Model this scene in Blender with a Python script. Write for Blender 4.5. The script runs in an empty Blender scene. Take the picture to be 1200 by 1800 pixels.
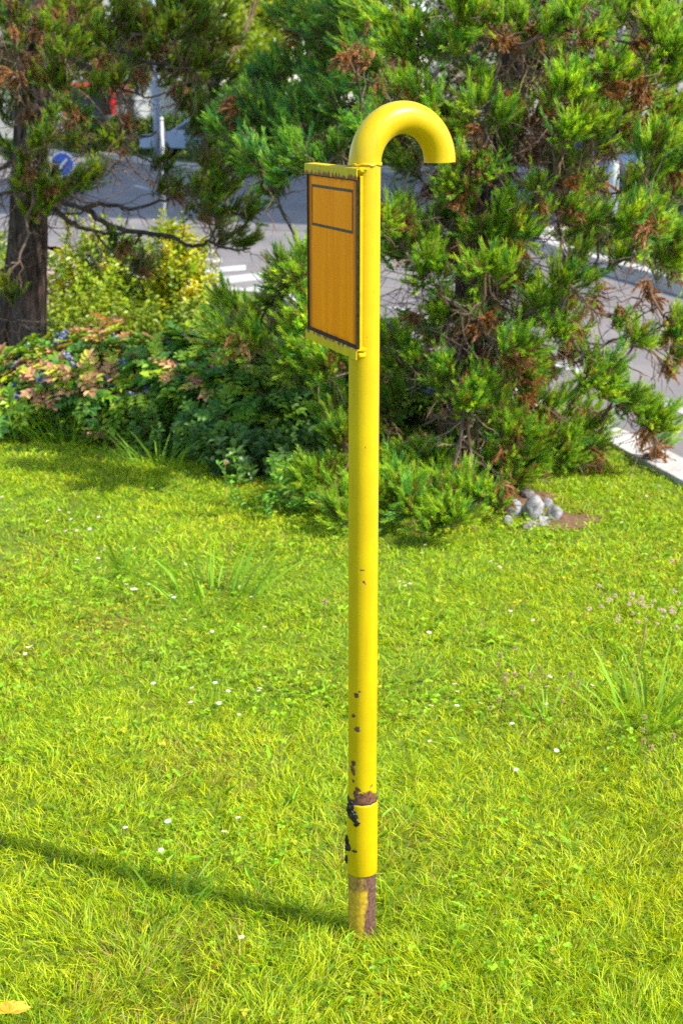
import bpy, math, random
import numpy as np
from mathutils import Vector, noise as mnoise

R = math.radians
rng = np.random.default_rng(11)
random.seed(5)
scene = bpy.context.scene
COL = scene.collection

# ------------------------------------------------------------------ camera, sky, sun, exposure
F = 2600.0                       # focal length in photo pixels (photo 1200 x 1800)
TH = math.atan(710 / F)          # downward pitch
EYE = 1.747
ct, st = math.cos(TH), math.sin(TH)
cam_d = bpy.data.cameras.new("camera")
cam = bpy.data.objects.new("camera", cam_d)
COL.objects.link(cam)
cam.location = (0, 0, EYE)
cam.rotation_euler = (math.pi / 2 - TH, 0, 0)
cam_d.sensor_fit = 'VERTICAL'
cam_d.sensor_height = 36.0
cam_d.lens = 36.0 * F / 1800.0
cam_d.clip_start = 0.05
cam_d.clip_end = 3000
cam_d.dof.use_dof = True
cam_d.dof.focus_distance = 2.95
cam_d.dof.aperture_fstop = 8.0
scene.camera = cam

SUN_AZ, SUN_EL = R(25), R(46)
sdir = Vector((math.cos(SUN_AZ) * math.cos(SUN_EL), -math.sin(SUN_AZ) * math.cos(SUN_EL), math.sin(SUN_EL)))
world = bpy.data.worlds.new("World")
scene.world = world
world.use_nodes = True
wn = world.node_tree
bg = wn.nodes["Background"]
sky = wn.nodes.new("ShaderNodeTexSky")
sky.sky_type = 'NISHITA'
sky.sun_disc = False
sky.sun_elevation = SUN_EL
sky.sun_rotation = math.atan2(sdir.x, sdir.y)
wn.links.new(sky.outputs[0], bg.inputs[0])
bg.inputs[1].default_value = 0.15
sl = bpy.data.lights.new("sun", 'SUN')
sl.energy = 3.3
sl.angle = R(0.5)
sl.color = (1.0, 0.94, 0.84)
so = bpy.data.objects.new("sun", sl)
COL.objects.link(so)
so.rotation_euler = sdir.to_track_quat('Z', 'Y').to_euler()
so.location = (10, -5, 12)
scene.view_settings.view_transform = 'Standard'
scene.view_settings.look = 'None'
scene.view_settings.gamma = 1
scene.view_settings.exposure = 1.3
scene.cycles.use_denoising = False
scene.cycles.max_bounces = 8
scene.cycles.transparent_max_bounces = 8
scene.cycles.caustics_reflective = False
scene.cycles.caustics_refractive = False


# ------------------------------------------------------------------ helpers
def at(px, py, y):
    """photo pixel + forward distance -> world point"""
    u, v = (px - 600) / F, (900 - py) / F
    dy = ct + v * st
    dz = -st + v * ct
    t = y / dy
    return np.array([u * t, y, EYE + dz * t])


def ground(px, py, z=0.0):
    u, v = (px - 600) / F, (900 - py) / F
    dy = ct + v * st
    dz = -st + v * ct
    t = (z - EYE) / dz
    return np.array([u * t, dy * t, z])


def ground_y(py):
    return ground(600, py)[1] if py > 215 else 1e9


_tab = rng.random((64, 64))


def vn(x, y, s, o=0):
    """smooth value noise 0..1, vectorised"""
    x = np.asarray(x) / s + 17.3 + o * 5.17
    y = np.asarray(y) / s + 9.1 + o * 3.71
    xi, yi = np.floor(x).astype(int), np.floor(y).astype(int)
    fx, fy = x - xi, y - yi
    fx = fx * fx * (3 - 2 * fx)
    fy = fy * fy * (3 - 2 * fy)
    g = lambda a, b: _tab[a % 64, b % 64]
    return (g(xi, yi) * (1 - fx) + g(xi + 1, yi) * fx) * (1 - fy) + (g(xi, yi + 1) * (1 - fx) + g(xi + 1, yi + 1) * fx) * fy


def lawn_z(x, y):
    x, y = np.asarray(x, float), np.asarray(y, float)
    z = 0.05 * (vn(x, y, 1.1, 2) - 0.5) + 0.02 * (vn(x, y, .35, 3) - .5)
    w = np.clip((np.hypot(x - .044, y - 2.885) - .1) / .6, 0, 1)
    return z * w


def nrm(a):
    return a / (np.linalg.norm(a, axis=-1, keepdims=True) + 1e-9)


def rdir(n):
    return nrm(rng.normal(size=(n, 3)))


class G:
    """collects geometry of ONE mesh"""

    def __init__(s):
        s.V, s.C, s.Q, s.T, s.n = [], [], [], [], 0

    def add(s, V, Q=None, T=None, C=(1, 1, 1)):
        V = np.asarray(V, float).reshape(-1, 3)
        C = np.asarray(C, float)
        if C.ndim == 1:
            C = np.tile(C[:3], (len(V), 1))
        s.V.append(V)
        s.C.append(C)
        if Q is not None and len(Q):
            s.Q.append(np.asarray(Q, np.int64) + s.n)
        if T is not None and len(T):
            s.T.append(np.asarray(T, np.int64) + s.n)
        s.n += len(V)
        return s

    def box(s, c, size, rz=0, C=(1, 1, 1)):
        c = np.asarray(c, float)
        h = np.asarray(size, float) / 2
        P = np.array([[a, b, d] for a in (-1, 1) for b in (-1, 1) for d in (-1, 1)], float) * h
        ca, sa = math.cos(rz), math.sin(rz)
        P = np.stack([P[:, 0] * ca - P[:, 1] * sa, P[:, 0] * sa + P[:, 1] * ca, P[:, 2]], 1) + c
        Q = [(0, 1, 3, 2), (4, 6, 7, 5), (0, 4, 5, 1), (2, 3, 7, 6), (0, 2, 6, 4), (1, 5, 7, 3)]
        return s.add(P, Q=Q, C=C)

    def tube(s, P, rad, n=8, C=(1, 1, 1), caps=True):
        P = np.asarray(P, float)
        rad = np.broadcast_to(np.asarray(rad, float), (len(P),))
        tg = nrm(np.gradient(P, axis=0))
        up = np.array([0, 0, 1.0]) if abs(tg[0, 2]) < .9 else np.array([1.0, 0, 0])
        a = nrm(np.cross(tg[0], up))
        ang = np.arange(n) * 2 * math.pi / n
        V = []
        for i in range(len(P)):
            a = nrm(a - tg[i] * np.dot(a, tg[i]))
            b = np.cross(tg[i], a)
            V.append(P[i] + rad[i] * (np.cos(ang)[:, None] * a + np.sin(ang)[:, None] * b))
        V = np.concatenate(V)
        i = np.arange(len(P) - 1)[:, None] * n
        j = np.arange(n)[None]
        k = (j + 1) % n
        Q = np.stack([i + j, i + k, i + n + k, i + n + j], -1).reshape(-1, 4)
        T = []
        if caps:
            V = np.concatenate([V, P[:1], P[-1:]])
            m = len(V)
            T = [(m - 2, (q + 1) % n, q) for q in range(n)] + [(m - 1, (len(P) - 1) * n + q, (len(P) - 1) * n + (q + 1) % n) for q in range(n)]
        if np.ndim(C) == 2:
            C = np.repeat(np.asarray(C), n, 0)
            if caps:
                C = np.concatenate([C, C[:1], C[-1:]])
        return s.add(V, Q=Q, T=T, C=C)

    def ribbons(s, P, D, L, W, B, c0, c1=None, side=None, ts=(0, .38, .75), pr=(.85, 1, .62)):
        """N tapered curved blades. P,D,B (N,3); L,W (N)"""
        N = len(P)
        if N == 0:
            return s
        L = np.broadcast_to(np.asarray(L, float), (N,))[:, None]
        W = np.broadcast_to(np.asarray(W, float), (N,))[:, None]
        if side is None:
            side = nrm(np.cross(D, rdir(N)))
        c0 = np.broadcast_to(np.asarray(c0, float), (N, 3))
        c1 = c0 if c1 is None else np.broadcast_to(np.asarray(c1, float), (N, 3))
        K = 2 * len(ts) + 1
        rows, cols = [], []
        for t, p in zip(ts, pr):
            c = P + D * L * t + B * t * t
            rows += [c - side * W * p / 2, c + side * W * p / 2]
            cc = c0 * (1 - t) + c1 * t
            cols += [cc, cc]
        rows.append(P + D * L + B)
        cols.append(c1)
        V = np.stack(rows, 1).reshape(-1, 3)
        C = np.stack(cols, 1).reshape(-1, 3)
        o = np.arange(N)[:, None] * K
        Q = np.concatenate([o + np.array([[2 * q, 2 * q + 1, 2 * q + 3, 2 * q + 2]]) for q in range(len(ts) - 1)])
        T = o + np.array([[K - 3, K - 2, K - 1]])
        return s.add(V, Q=Q, T=T, C=C)

    def leaves(s, P, D, Nn, L, W, c0, c1=None, fold=.25, curl=.12, wide=(.32, .72)):
        """N folded leaves; P base, D axis, Nn normal"""
        N = len(P)
        if N == 0:
            return s
        L = np.broadcast_to(np.asarray(L, float), (N,))[:, None]
        W = np.broadcast_to(np.asarray(W, float), (N,))[:, None]
        Nn = nrm(Nn - D * np.sum(Nn * D, 1, keepdims=True))
        S = np.cross(D, Nn)
        c0 = np.broadcast_to(np.asarray(c0, float), (N, 3))
        c1 = c0 if c1 is None else np.broadcast_to(np.asarray(c1, float), (N, 3))
        a, b = wide
        up = Nn * W * fold
        dn = -Nn * L * curl
        v = [P, P + D * L * a + S * W * .5 + up, P + D * L * b + S * W * .4 + up + dn * .4, P + D * L + dn,
             P + D * L * b - S * W * .4 + up + dn * .4, P + D * L * a - S * W * .5 + up]
        c = [c0, c0, c1, c1, c1, c0]
        V = np.stack(v, 1).reshape(-1, 3)
        C = np.stack(c, 1).reshape(-1, 3)
        o = np.arange(N)[:, None] * 6
        Q = np.concatenate([o + np.array([[0, 1, 2, 3]]), o + np.array([[0, 3, 4, 5]])])
        return s.add(V, Q=Q, C=C)

    def ball(s, c, r, n=8, m=6, C=(1, 1, 1), disp=None):
        th = np.linspace(0, math.pi, m + 1)[1:-1]
        ph = np.arange(n) * 2 * math.pi / n
        P = [np.array([[0, 0, 1.0]])]
        for t in th:
            P.append(np.stack([math.sin(t) * np.cos(ph), math.sin(t) * np.sin(ph), np.full(n, math.cos(t))], 1))
        P.append(np.array([[0, 0, -1.0]]))
        P = np.concatenate(P)
        if disp is not None:
            P = P * disp(P)[:, None]
        P = P * np.asarray(r, float) + np.asarray(c, float)
        Q, T = [], []
        for q in range(n):
            T.append((0, 1 + q, 1 + (q + 1) % n))
            e = 1 + (m - 2) * n
            T.append((len(P) - 1, e + (q + 1) % n, e + q))
        for i in range(m - 2):
            for q in range(n):
                b = 1 + i * n
                Q.append((b + q, b + n + q, b + n + (q + 1) % n, b + (q + 1) % n))
        return s.add(P, Q=Q, T=T, C=C)


def tag(o, label=None, cat=None, group=None, kind=None):
    if label: o['label'] = label
    if cat: o['category'] = cat
    if group: o['group'] = group
    if kind: o['kind'] = kind
    return o


def root_loc(o):
    v = np.zeros(3)
    while o is not None:
        v = v + np.array(o.location)
        o = o.parent
    return v


def thing(name, loc, label, cat, group=None):
    o = bpy.data.objects.new(name, None)
    COL.objects.link(o)
    o.location = [float(q) for q in loc]
    o.empty_display_size = .1
    return tag(o, label, cat, group)


def build(name, g, mat, parent=None, loc=None, smooth=False, bevel=0):
    """links geometry (given in world coordinates) as one mesh object"""
    V = np.concatenate(g.V)
    C = np.concatenate(g.C)
    base = root_loc(parent)
    own = np.zeros(3) if loc is None else np.asarray(loc, float) - base
    V = V - base - own
    me = bpy.data.meshes.new(name)
    Q = np.concatenate(g.Q) if g.Q else np.zeros((0, 4), np.int64)
    T = np.concatenate(g.T) if g.T else np.zeros((0, 3), np.int64)
    me.vertices.add(len(V))
    me.vertices.foreach_set("co", V.astype(np.float32).ravel())
    nl = Q.size + T.size
    me.loops.add(nl)
    me.loops.foreach_set("vertex_index", np.concatenate([Q.ravel(), T.ravel()]).astype(np.int32))
    me.polygons.add(len(Q) + len(T))
    ls = np.concatenate([np.arange(len(Q)) * 4, Q.size + np.arange(len(T)) * 3]).astype(np.int32)
    me.polygons.foreach_set("loop_start", ls)
    me.polygons.foreach_set("use_smooth", np.full(len(Q) + len(T), smooth))
    at_ = me.color_attributes.new("col", 'FLOAT_COLOR', 'POINT')
    at_.data.foreach_set("color", np.concatenate([C, np.ones((len(C), 1))], 1).astype(np.float32).ravel())
    me.update(calc_edges=True)
    me.validate()
    me.materials.append(mat)
    o = bpy.data.objects.new(name, me)
    COL.objects.link(o)
    o.parent = parent
    o.location = [float(q) for q in own]
    if bevel:
        m = o.modifiers.new("bevel", 'BEVEL')
        m.width = bevel
        m.segments = 2
        m.limit_method = 'ANGLE'
    return o


# ------------------------------------------------------------------ materials
class NT:
    def __init__(s, name):
        s.m = bpy.data.materials.new(name)
        s.m.use_nodes = True
        s.t = s.m.node_tree
        s.b = s.t.nodes["Principled BSDF"]
        s.out = s.t.nodes["Material Output"]

    def n(s, kind, **kw):
        nd = s.t.nodes.new(kind)
        for k, v in kw.items():
            setattr(nd, k, v)
        return nd

    def l(s, a, b):
        s.t.links.new(a, b)

    def put(s, sock, v):
        if hasattr(v, "is_output"):
            s.l(v, sock)
        else:
            sock.default_value = v

    def math(s, op, a, b=0.0, c=0.0):
        nd = s.n("ShaderNodeMath", operation=op)
        for i, v in enumerate((a, b, c)):
            s.put(nd.inputs[i], v)
        return nd.outputs[0]

    def mix(s, f, a, b):
        nd = s.n("ShaderNodeMix", data_type='RGBA')
        s.put(nd.inputs[0], f)
        for i, v in ((6, a), (7, b)):
            s.put(nd.inputs[i], v if hasattr(v, "is_output") else (*v[:3], 1))
        return nd.outputs[2]

    def mul(s, a, b, f=1.0):
        nd = s.n("ShaderNodeMix", data_type='RGBA', blend_type='MULTIPLY')
        nd.inputs[0].default_value = f
        for i, v in ((6, a), (7, b)):
            s.put(nd.inputs[i], v if hasattr(v, "is_output") else (*v[:3], 1))
        return nd.outputs[2]

    def coord(s, scale=(1, 1, 1), which="Object"):
        tc = s.n("ShaderNodeTexCoord")
        mp = s.n("ShaderNodeMapping")
        mp.inputs["Scale"].default_value = scale
        s.l(tc.outputs[which], mp.inputs[0])
        return mp.outputs[0]

    def noise(s, vec, scale, detail=4, rough=.55, dist=0):
        nd = s.n("ShaderNodeTexNoise")
        s.l(vec, nd.inputs["Vector"])
        nd.inputs["Scale"].default_value = scale
        nd.inputs["Detail"].default_value = detail
        nd.inputs["Roughness"].default_value = rough
        nd.inputs["Distortion"].default_value = dist
        return nd.outputs["Fac"]

    def ramp(s, f, a, b):
        nd = s.n("ShaderNodeMapRange")
        nd.interpolation_type = 'SMOOTHSTEP'
        s.put(nd.inputs[0], f)
        s.put(nd.inputs[1], a)
        s.put(nd.inputs[2], b)
        return nd.outputs[0]

    def bump(s, h, strength=.3, dist=.01):
        nd = s.n("ShaderNodeBump")
        nd.inputs["Strength"].default_value = strength
        nd.inputs["Distance"].default_value = dist
        s.l(h, nd.inputs["Height"])
        s.l(nd.outputs[0], s.b.inputs["Normal"])

    def base(s, v):
        s.put(s.b.inputs["Base Color"], v if hasattr(v, "is_output") else (*v[:3], 1))

    def set(s, **kw):
        for k, v in kw.items():
            s.put(s.b.inputs[k.replace("_", " ")], v)
        return s


def leaf_mat(name, rough=.5, trans=.35, spec=.4, tint=(1, 1, 1)):
    t = NT(name)
    a = t.n("ShaderNodeAttribute", attribute_name="col")
    c = a.outputs["Color"]
    t.base(c)
    t.set(Roughness=rough)
    t.b.inputs["Specular IOR Level"].default_value = spec
    tr = t.n("ShaderNodeBsdfTranslucent")
    br = t.mul(c, (1.25, 1.15, .55))
    t.l(br, tr.inputs[0])
    mx = t.n("ShaderNodeMixShader")
    mx.inputs[0].default_value = trans
    t.l(t.b.outputs[0], mx.inputs[1])
    t.l(tr.outputs[0], mx.inputs[2])
    t.l(mx.outputs[0], t.out.inputs[0])
    return t.m


def col_mat(name, rough=.6, spec=.3, metal=0, var=.25, scale=20, bump=0):
    """colour from the mesh's own attribute, broken up by noise"""
    t = NT(name)
    a = t.n("ShaderNodeAttribute", attribute_name="col")
    v = t.noise(t.coord(), scale)
    f = t.ramp(v, .3, .75)
    lo = t.mul(a.outputs["Color"], (1 - var, 1 - var, 1 - var))
    t.base(t.mix(f, lo, a.outputs["Color"]))
    t.set(Roughness=rough, Metallic=metal)
    t.b.inputs["Specular IOR Level"].default_value = spec
    if bump:
        t.bump(v, bump, .01)
    return t.m


M = {}
M['needle'] = leaf_mat("sequoia_foliage", .5, .38, .3)
M['grass'] = leaf_mat("grass_blades", .5, .4, .3)
M['leaf'] = leaf_mat("shrub_leaves", .38, .28, .45)
M['gloss_leaf'] = leaf_mat("glossy_leaves", .42, .3, .35)
M['farleaf'] = leaf_mat("far_leaves", .5, .45, .3)
M['petal'] = leaf_mat("petals", .6, .3, .2)
M['berry'] = col_mat("berries", .45, .4, var=.3, scale=60)
M['metal_paint'] = col_mat("painted_metal", .4, .5, var=.1, scale=6)
M['render_wall'] = col_mat("rendered_wall", .85, .2, var=.12, scale=3)
M['glass'] = NT("window_glass").set(Roughness=.05).m
M['glass'].node_tree.nodes["Principled BSDF"].inputs["Base Color"].default_value = (.02, .03, .04, 1)
M['rubber'] = col_mat("rubber", .8, .3, var=.2)


def bark():
    t = NT("sequoia_bark")
    v = t.coord((1, 1, .12))
    n1 = t.noise(v, 34, 6, .6, .6)
    n2 = t.noise(t.coord((1, 1, .4)), 6, 3)
    c = t.mix(t.ramp(n1, .38, .68), (.022, .014, .011), (.125, .085, .066))
    c = t.mix(t.ramp(n2, .45, .75), c, (.10, .078, .07))
    t.base(c)
    t.set(Roughness=.9)
    t.b.inputs["Specular IOR Level"].default_value = .1
    t.bump(n1, .9, .03)
    return t.m


M['bark'] = bark()
M['twig'] = col_mat("twig_bark", .85, .15, var=.45, scale=30, bump=.4)


def asphalt():
    t = NT("asphalt")
    v = t.coord()
    n1 = t.noise(v, 220, 3)
    n2 = t.noise(v, .8, 4)
    n3 = t.noise(t.coord((1, .15, 1)), 1.6, 4)
    c = t.mix(t.ramp(n1, .3, .7), (.155, .138, .130), (.235, .212, .202))
    c = t.mul(c, t.mix(t.ramp(n2, .35, .7), (.82, .82, .84), (1.06, 1.04, 1.0)))
    c = t.mul(c, t.mix(t.ramp(n3, .4, .65), (.9, .9, .9), (1.03, 1.03, 1.03)))
    t.base(c)
    t.set(Roughness=.85)
    t.bump(n1, .3, .004)
    return t.m


def speckle(name, a, b, scale, rough=.85, bump=.3, big=None):
    t = NT(name)
    v = t.coord()
    n1 = t.noise(v, scale, 5)
    c = t.mix(t.ramp(n1, .3, .7), a, b)
    if big:
        n2 = t.noise(v, big, 4)
        c = t.mul(c, t.mix(t.ramp(n2, .35, .7), (.72, .72, .72), (1.05, 1.05, 1.05)))
    t.base(c)
    t.set(Roughness=rough)
    t.b.inputs["Specular IOR Level"].default_value = .25
    if bump:
        t.bump(n1, bump, .01)
    return t.m


M['asphalt'] = asphalt()
M['concrete'] = speckle("pale_kerb_concrete", (.42, .385, .355), (.62, .58, .545), 60, big=3)
M['soil'] = speckle("lawn_soil", (.085, .125, .010), (.17, .25, .015), 30, big=2)
M['dirt'] = speckle("bare_dirt", (.11, .06, .03), (.24, .14, .075), 45, big=9)
M['paving'] = speckle("pinkish_paving", (.32, .22, .16), (.45, .33, .25), 40, big=2)
M['mark'] = speckle("road_paint", (.40, .385, .37), (.58, .565, .55), 70, big=2, bump=0)
def stone_mat():
    t = NT("field_stone")
    v = t.coord()
    n1 = t.noise(v, 38, 6, .65)
    vein = t.ramp(t.math('ABSOLUTE', t.math('SUBTRACT', t.noise(v, 11, 4, .6, 1.5), .5)), .035, .0)
    a = t.n("ShaderNodeAttribute", attribute_name="col")
    c = t.mix(t.ramp(n1, .3, .7), (.13, .125, .12), (.37, .355, .335))
    c = t.mix(t.math('MULTIPLY', vein, .6), c, (.48, .46, .43))
    c = t.mix(t.ramp(t.noise(v, 17, 3), .55, .68), c, (.14, .12, .07))
    t.base(t.mul(c, a.outputs["Color"]))
    t.set(Roughness=.85)
    t.b.inputs["Specular IOR Level"].default_value = .2
    t.bump(n1, .7, .012)
    return t.m


M['rock'] = stone_mat()
M['verge'] = speckle("far_grass_verge", (.03, .06, .008), (.09, .13, .02), 9, big=.5)

# ------------------------------------------------------------------ the setting: ground, road, lawn
KZ = -0.12
KX = np.array([2.9, 2.6, 2.15, 1.66, 1.40, .62, -.25, -.72, -1.7, -2.6, -3.9, -8, -18, -40])
KY = np.array([-9, 2, 5, 6.95, 8.05, 10.1, 13.2, 14.5, 15.0, 16.6, 19.4, 22, 25.5, 28])


def kerb_x(y):
    return np.interp(y, KY, KX)


def sheet(name, pts, z, mat, kind='structure'):
    g = G()
    P = np.array([[p[0], p[1], z] for p in pts], float)
    c = P.mean(0)
    g.add(np.vstack([P, c]), T=[(i, (i + 1) % len(P), len(P)) for i in range(len(P))])
    return tag(build(name, g, mat), kind=kind)


# ground to the horizon
g = G()
xs = np.linspace(-900, 900, 13)
ys = np.linspace(-200, 1500, 13)
X, Y = np.meshgrid(xs, ys)
Pg = np.stack([X, Y, np.full_like(X, KZ - .012)], -1).reshape(-1, 3)
ii = (np.arange(12)[:, None] * 13 + np.arange(12)[None]).ravel()
g.add(Pg, Q=np.stack([ii, ii + 1, ii + 14, ii + 13], 1))
tag(build("ground", g, M['verge']), kind='structure')
sheet("road", [(-70, -12), (40, -12), (40, 110), (-70, 110)], KZ, M['asphalt'])

# lawn: rows of constant y from far left to the kerb
rows_y = np.concatenate([np.arange(-9, 1.5, .5), np.arange(1.5, 12, .12), np.arange(12, 27.5, .5)])
ss = np.concatenate([[0, .25, .5, .7], np.linspace(.8, 1, 46)])
g = G()
kx = kerb_x(rows_y)
xl = np.minimum(-14, kx - 8)
Xl = xl[:, None] + (kx - xl)[:, None] * ss[None]
Yl = np.repeat(rows_y[:, None], len(ss), 1)
Zl = lawn_z(Xl, Yl)
nr, nc = Xl.shape
ii = (np.arange(nr - 1)[:, None] * nc + np.arange(nc - 1)[None]).ravel()
g.add(np.stack([Xl, Yl, Zl], -1).reshape(-1, 3), Q=np.stack([ii, ii + 1, ii + nc + 1, ii + nc], 1))
tag(build("lawn_ground", g, M['soil'], smooth=True), kind='structure')


def kerb(name, line, w, top, off=0.0):
    """a run of kerb stones, each about a metre, with narrow joints"""
    g = G()
    line = np.asarray(line, float)
    seg = np.linalg.norm(np.diff(line, axis=0), axis=1)
    s = np.concatenate([[0], np.cumsum(seg)])
    t = 0
    while t < s[-1] - .1:
        e = min(t + .98, s[-1])
        a = np.array([np.interp(t, s, line[:, 0]), np.interp(t, s, line[:, 1])])
        b = np.array([np.interp(e, s, line[:, 0]), np.interp(e, s, line[:, 1])])
        d = b - a
        c = (a + b) / 2
        rz = math.atan2(d[1], d[0])
        g.box((c[0], c[1], (KZ - .05 + top) / 2), (np.linalg.norm(d), w, top - KZ + .05), rz)
        t = e + .012
    return tag(build(name, g, M['concrete'], bevel=.008), kind='structure')


kl = np.stack([KX + .06, KY], 1)[1:]
kerb("kerb", kl, .22, .03)
# gutter strip painted pale beside the near kerb, right
FK = np.array([(8.0, 3.0), (5.2, 9.5), (3.75, 14.6), (3.18, 17.2), (2.75, 19.8), (2.9, 22.0), (4.0, 23.6), (7, 24.4), (14, 24.6)])
kerb("kerb", FK, .2, .04)
sheet_pts = list(map(tuple, FK)) + [(30, 24.6), (30, -8), (12, -8)]
g = G()
P2 = np.array([[p[0] + .08, p[1], .0] for p in sheet_pts])
cc = np.array([14., 14., 0.])
g.add(np.vstack([P2, cc]), T=[(i, (i + 1) % len(P2), len(P2)) for i in range(len(P2))])
tag(build("far_verge", g, M['verge']), kind='structure')
# verge beyond the crossing road
BK = np.array([(-34, 95), (-9.6, 61), (-7.2, 54), (-5.0, 48.5), (0, 46), (9, 45), (40, 45)])
kerb("kerb", BK, .35, .05)
g = G()
P3 = np.array([[p[0], p[1] + .1, .0] for p in BK] + [[40, 110, 0], [-34, 110, 0]])
g.add(np.vstack([P3, [[5., 80., 0.]]]), T=[(i, (i + 1) % len(P3), len(P3)) for i in range(len(P3))])
tag(build("back_verge", g, M['verge']), kind='structure')

# zebra crossing and lane lines on the asphalt
g = G()
for xa, ya, xb, yb, h in ((300, 444, 380, 442, 2.5), (320, 460, 390, 457, 3.5), (320, 480, 432, 470, 4.5), (320, 501, 470, 484, 6.5), (380, 521, 500, 500, 6)):
    q = [ground(xa, ya + h, KZ + .004), ground(xb, yb + h, KZ + .004), ground(xb, yb - h, KZ + .004), ground(xa, ya - h, KZ + .004)]
    g.add(q, Q=[(0, 1, 2, 3)])
tag(build("zebra_crossing", g, M['mark']), kind='structure')


def line(pts, w, dash=None):
    g = G()
    pts = [ground(p[0], p[1], KZ + .004) for p in pts]
    for a, b in zip(pts[:-1], pts[1:]):
        d = nrm(b - a)
        L = np.linalg.norm(b - a)
        nn = np.array([-d[1], d[0], 0]) * w / 2
        t = 0
        while t < L:
            e = min(L, t + (dash or L))
            A, B_ = a + d * t, a + d * e
            g.add([A - nn, B_ - nn, B_ + nn, A + nn], Q=[(0, 1, 2, 3)])
            t = e + (dash or L) * .9
    return tag(build("lane_marking", g, M['mark']), kind='structure')


line([(1215, 728), (1130, 695), (900, 610), (770, 566), (690, 540)], .11)
line([(690, 462), (500, 452)], .08)
line([(235, 325), (270, 335)], .16)
# bare patches and the strip of paving by the far left
g = G()


def blob_patch(cx, cy, rx, ry, z, n=28):
    a = np.arange(n) * 2 * math.pi / n
    k = 1 + .25 * np.sin(a * 3 + cx) + .15 * np.sin(a * 5 + cy * 2)
    x, y = cx + rx * k * np.cos(a), cy + ry * k * np.sin(a)
    P = np.stack([x, y, lawn_z(x, y) + z], 1)
    c = np.array([[cx, cy, lawn_z(cx, cy) + z + .004]])
    return np.vstack([P, c]), [(i, (i + 1) % n, n) for i in range(n)]


DIRT = [(ground(995, 912), .13, .16), (ground(925, 878), .14, .25)]
for k, (p, rx, ry) in enumerate(DIRT):
    V, T = blob_patch(p[0], p[1], rx, ry, .006)
    g.add(V, T=T)
tag(build("bare_dirt_patch", g, M['dirt']), kind='structure')
pa = [ground(84, 436), ground(128, 437), ground(150, 560), ground(80, 560)]
gp = G()
for i, p in enumerate(pa):
    p[2] = .03
gp.add(pa, Q=[(3, 2, 1, 0)])
tag(build("paved_path", gp, M['paving']), kind='structure')

# ------------------------------------------------------------------ yellow vent pipe
PX, PY, PR = .0443, 2.885, .0302


def on_pipe(px, py, r=PR):
    p = at(px, py, PY)
    dx = np.clip(p[0] - PX, -r * .98, r * .98)
    yy = PY - math.sqrt(r * r - dx * dx)
    return at(px, py, yy)


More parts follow.
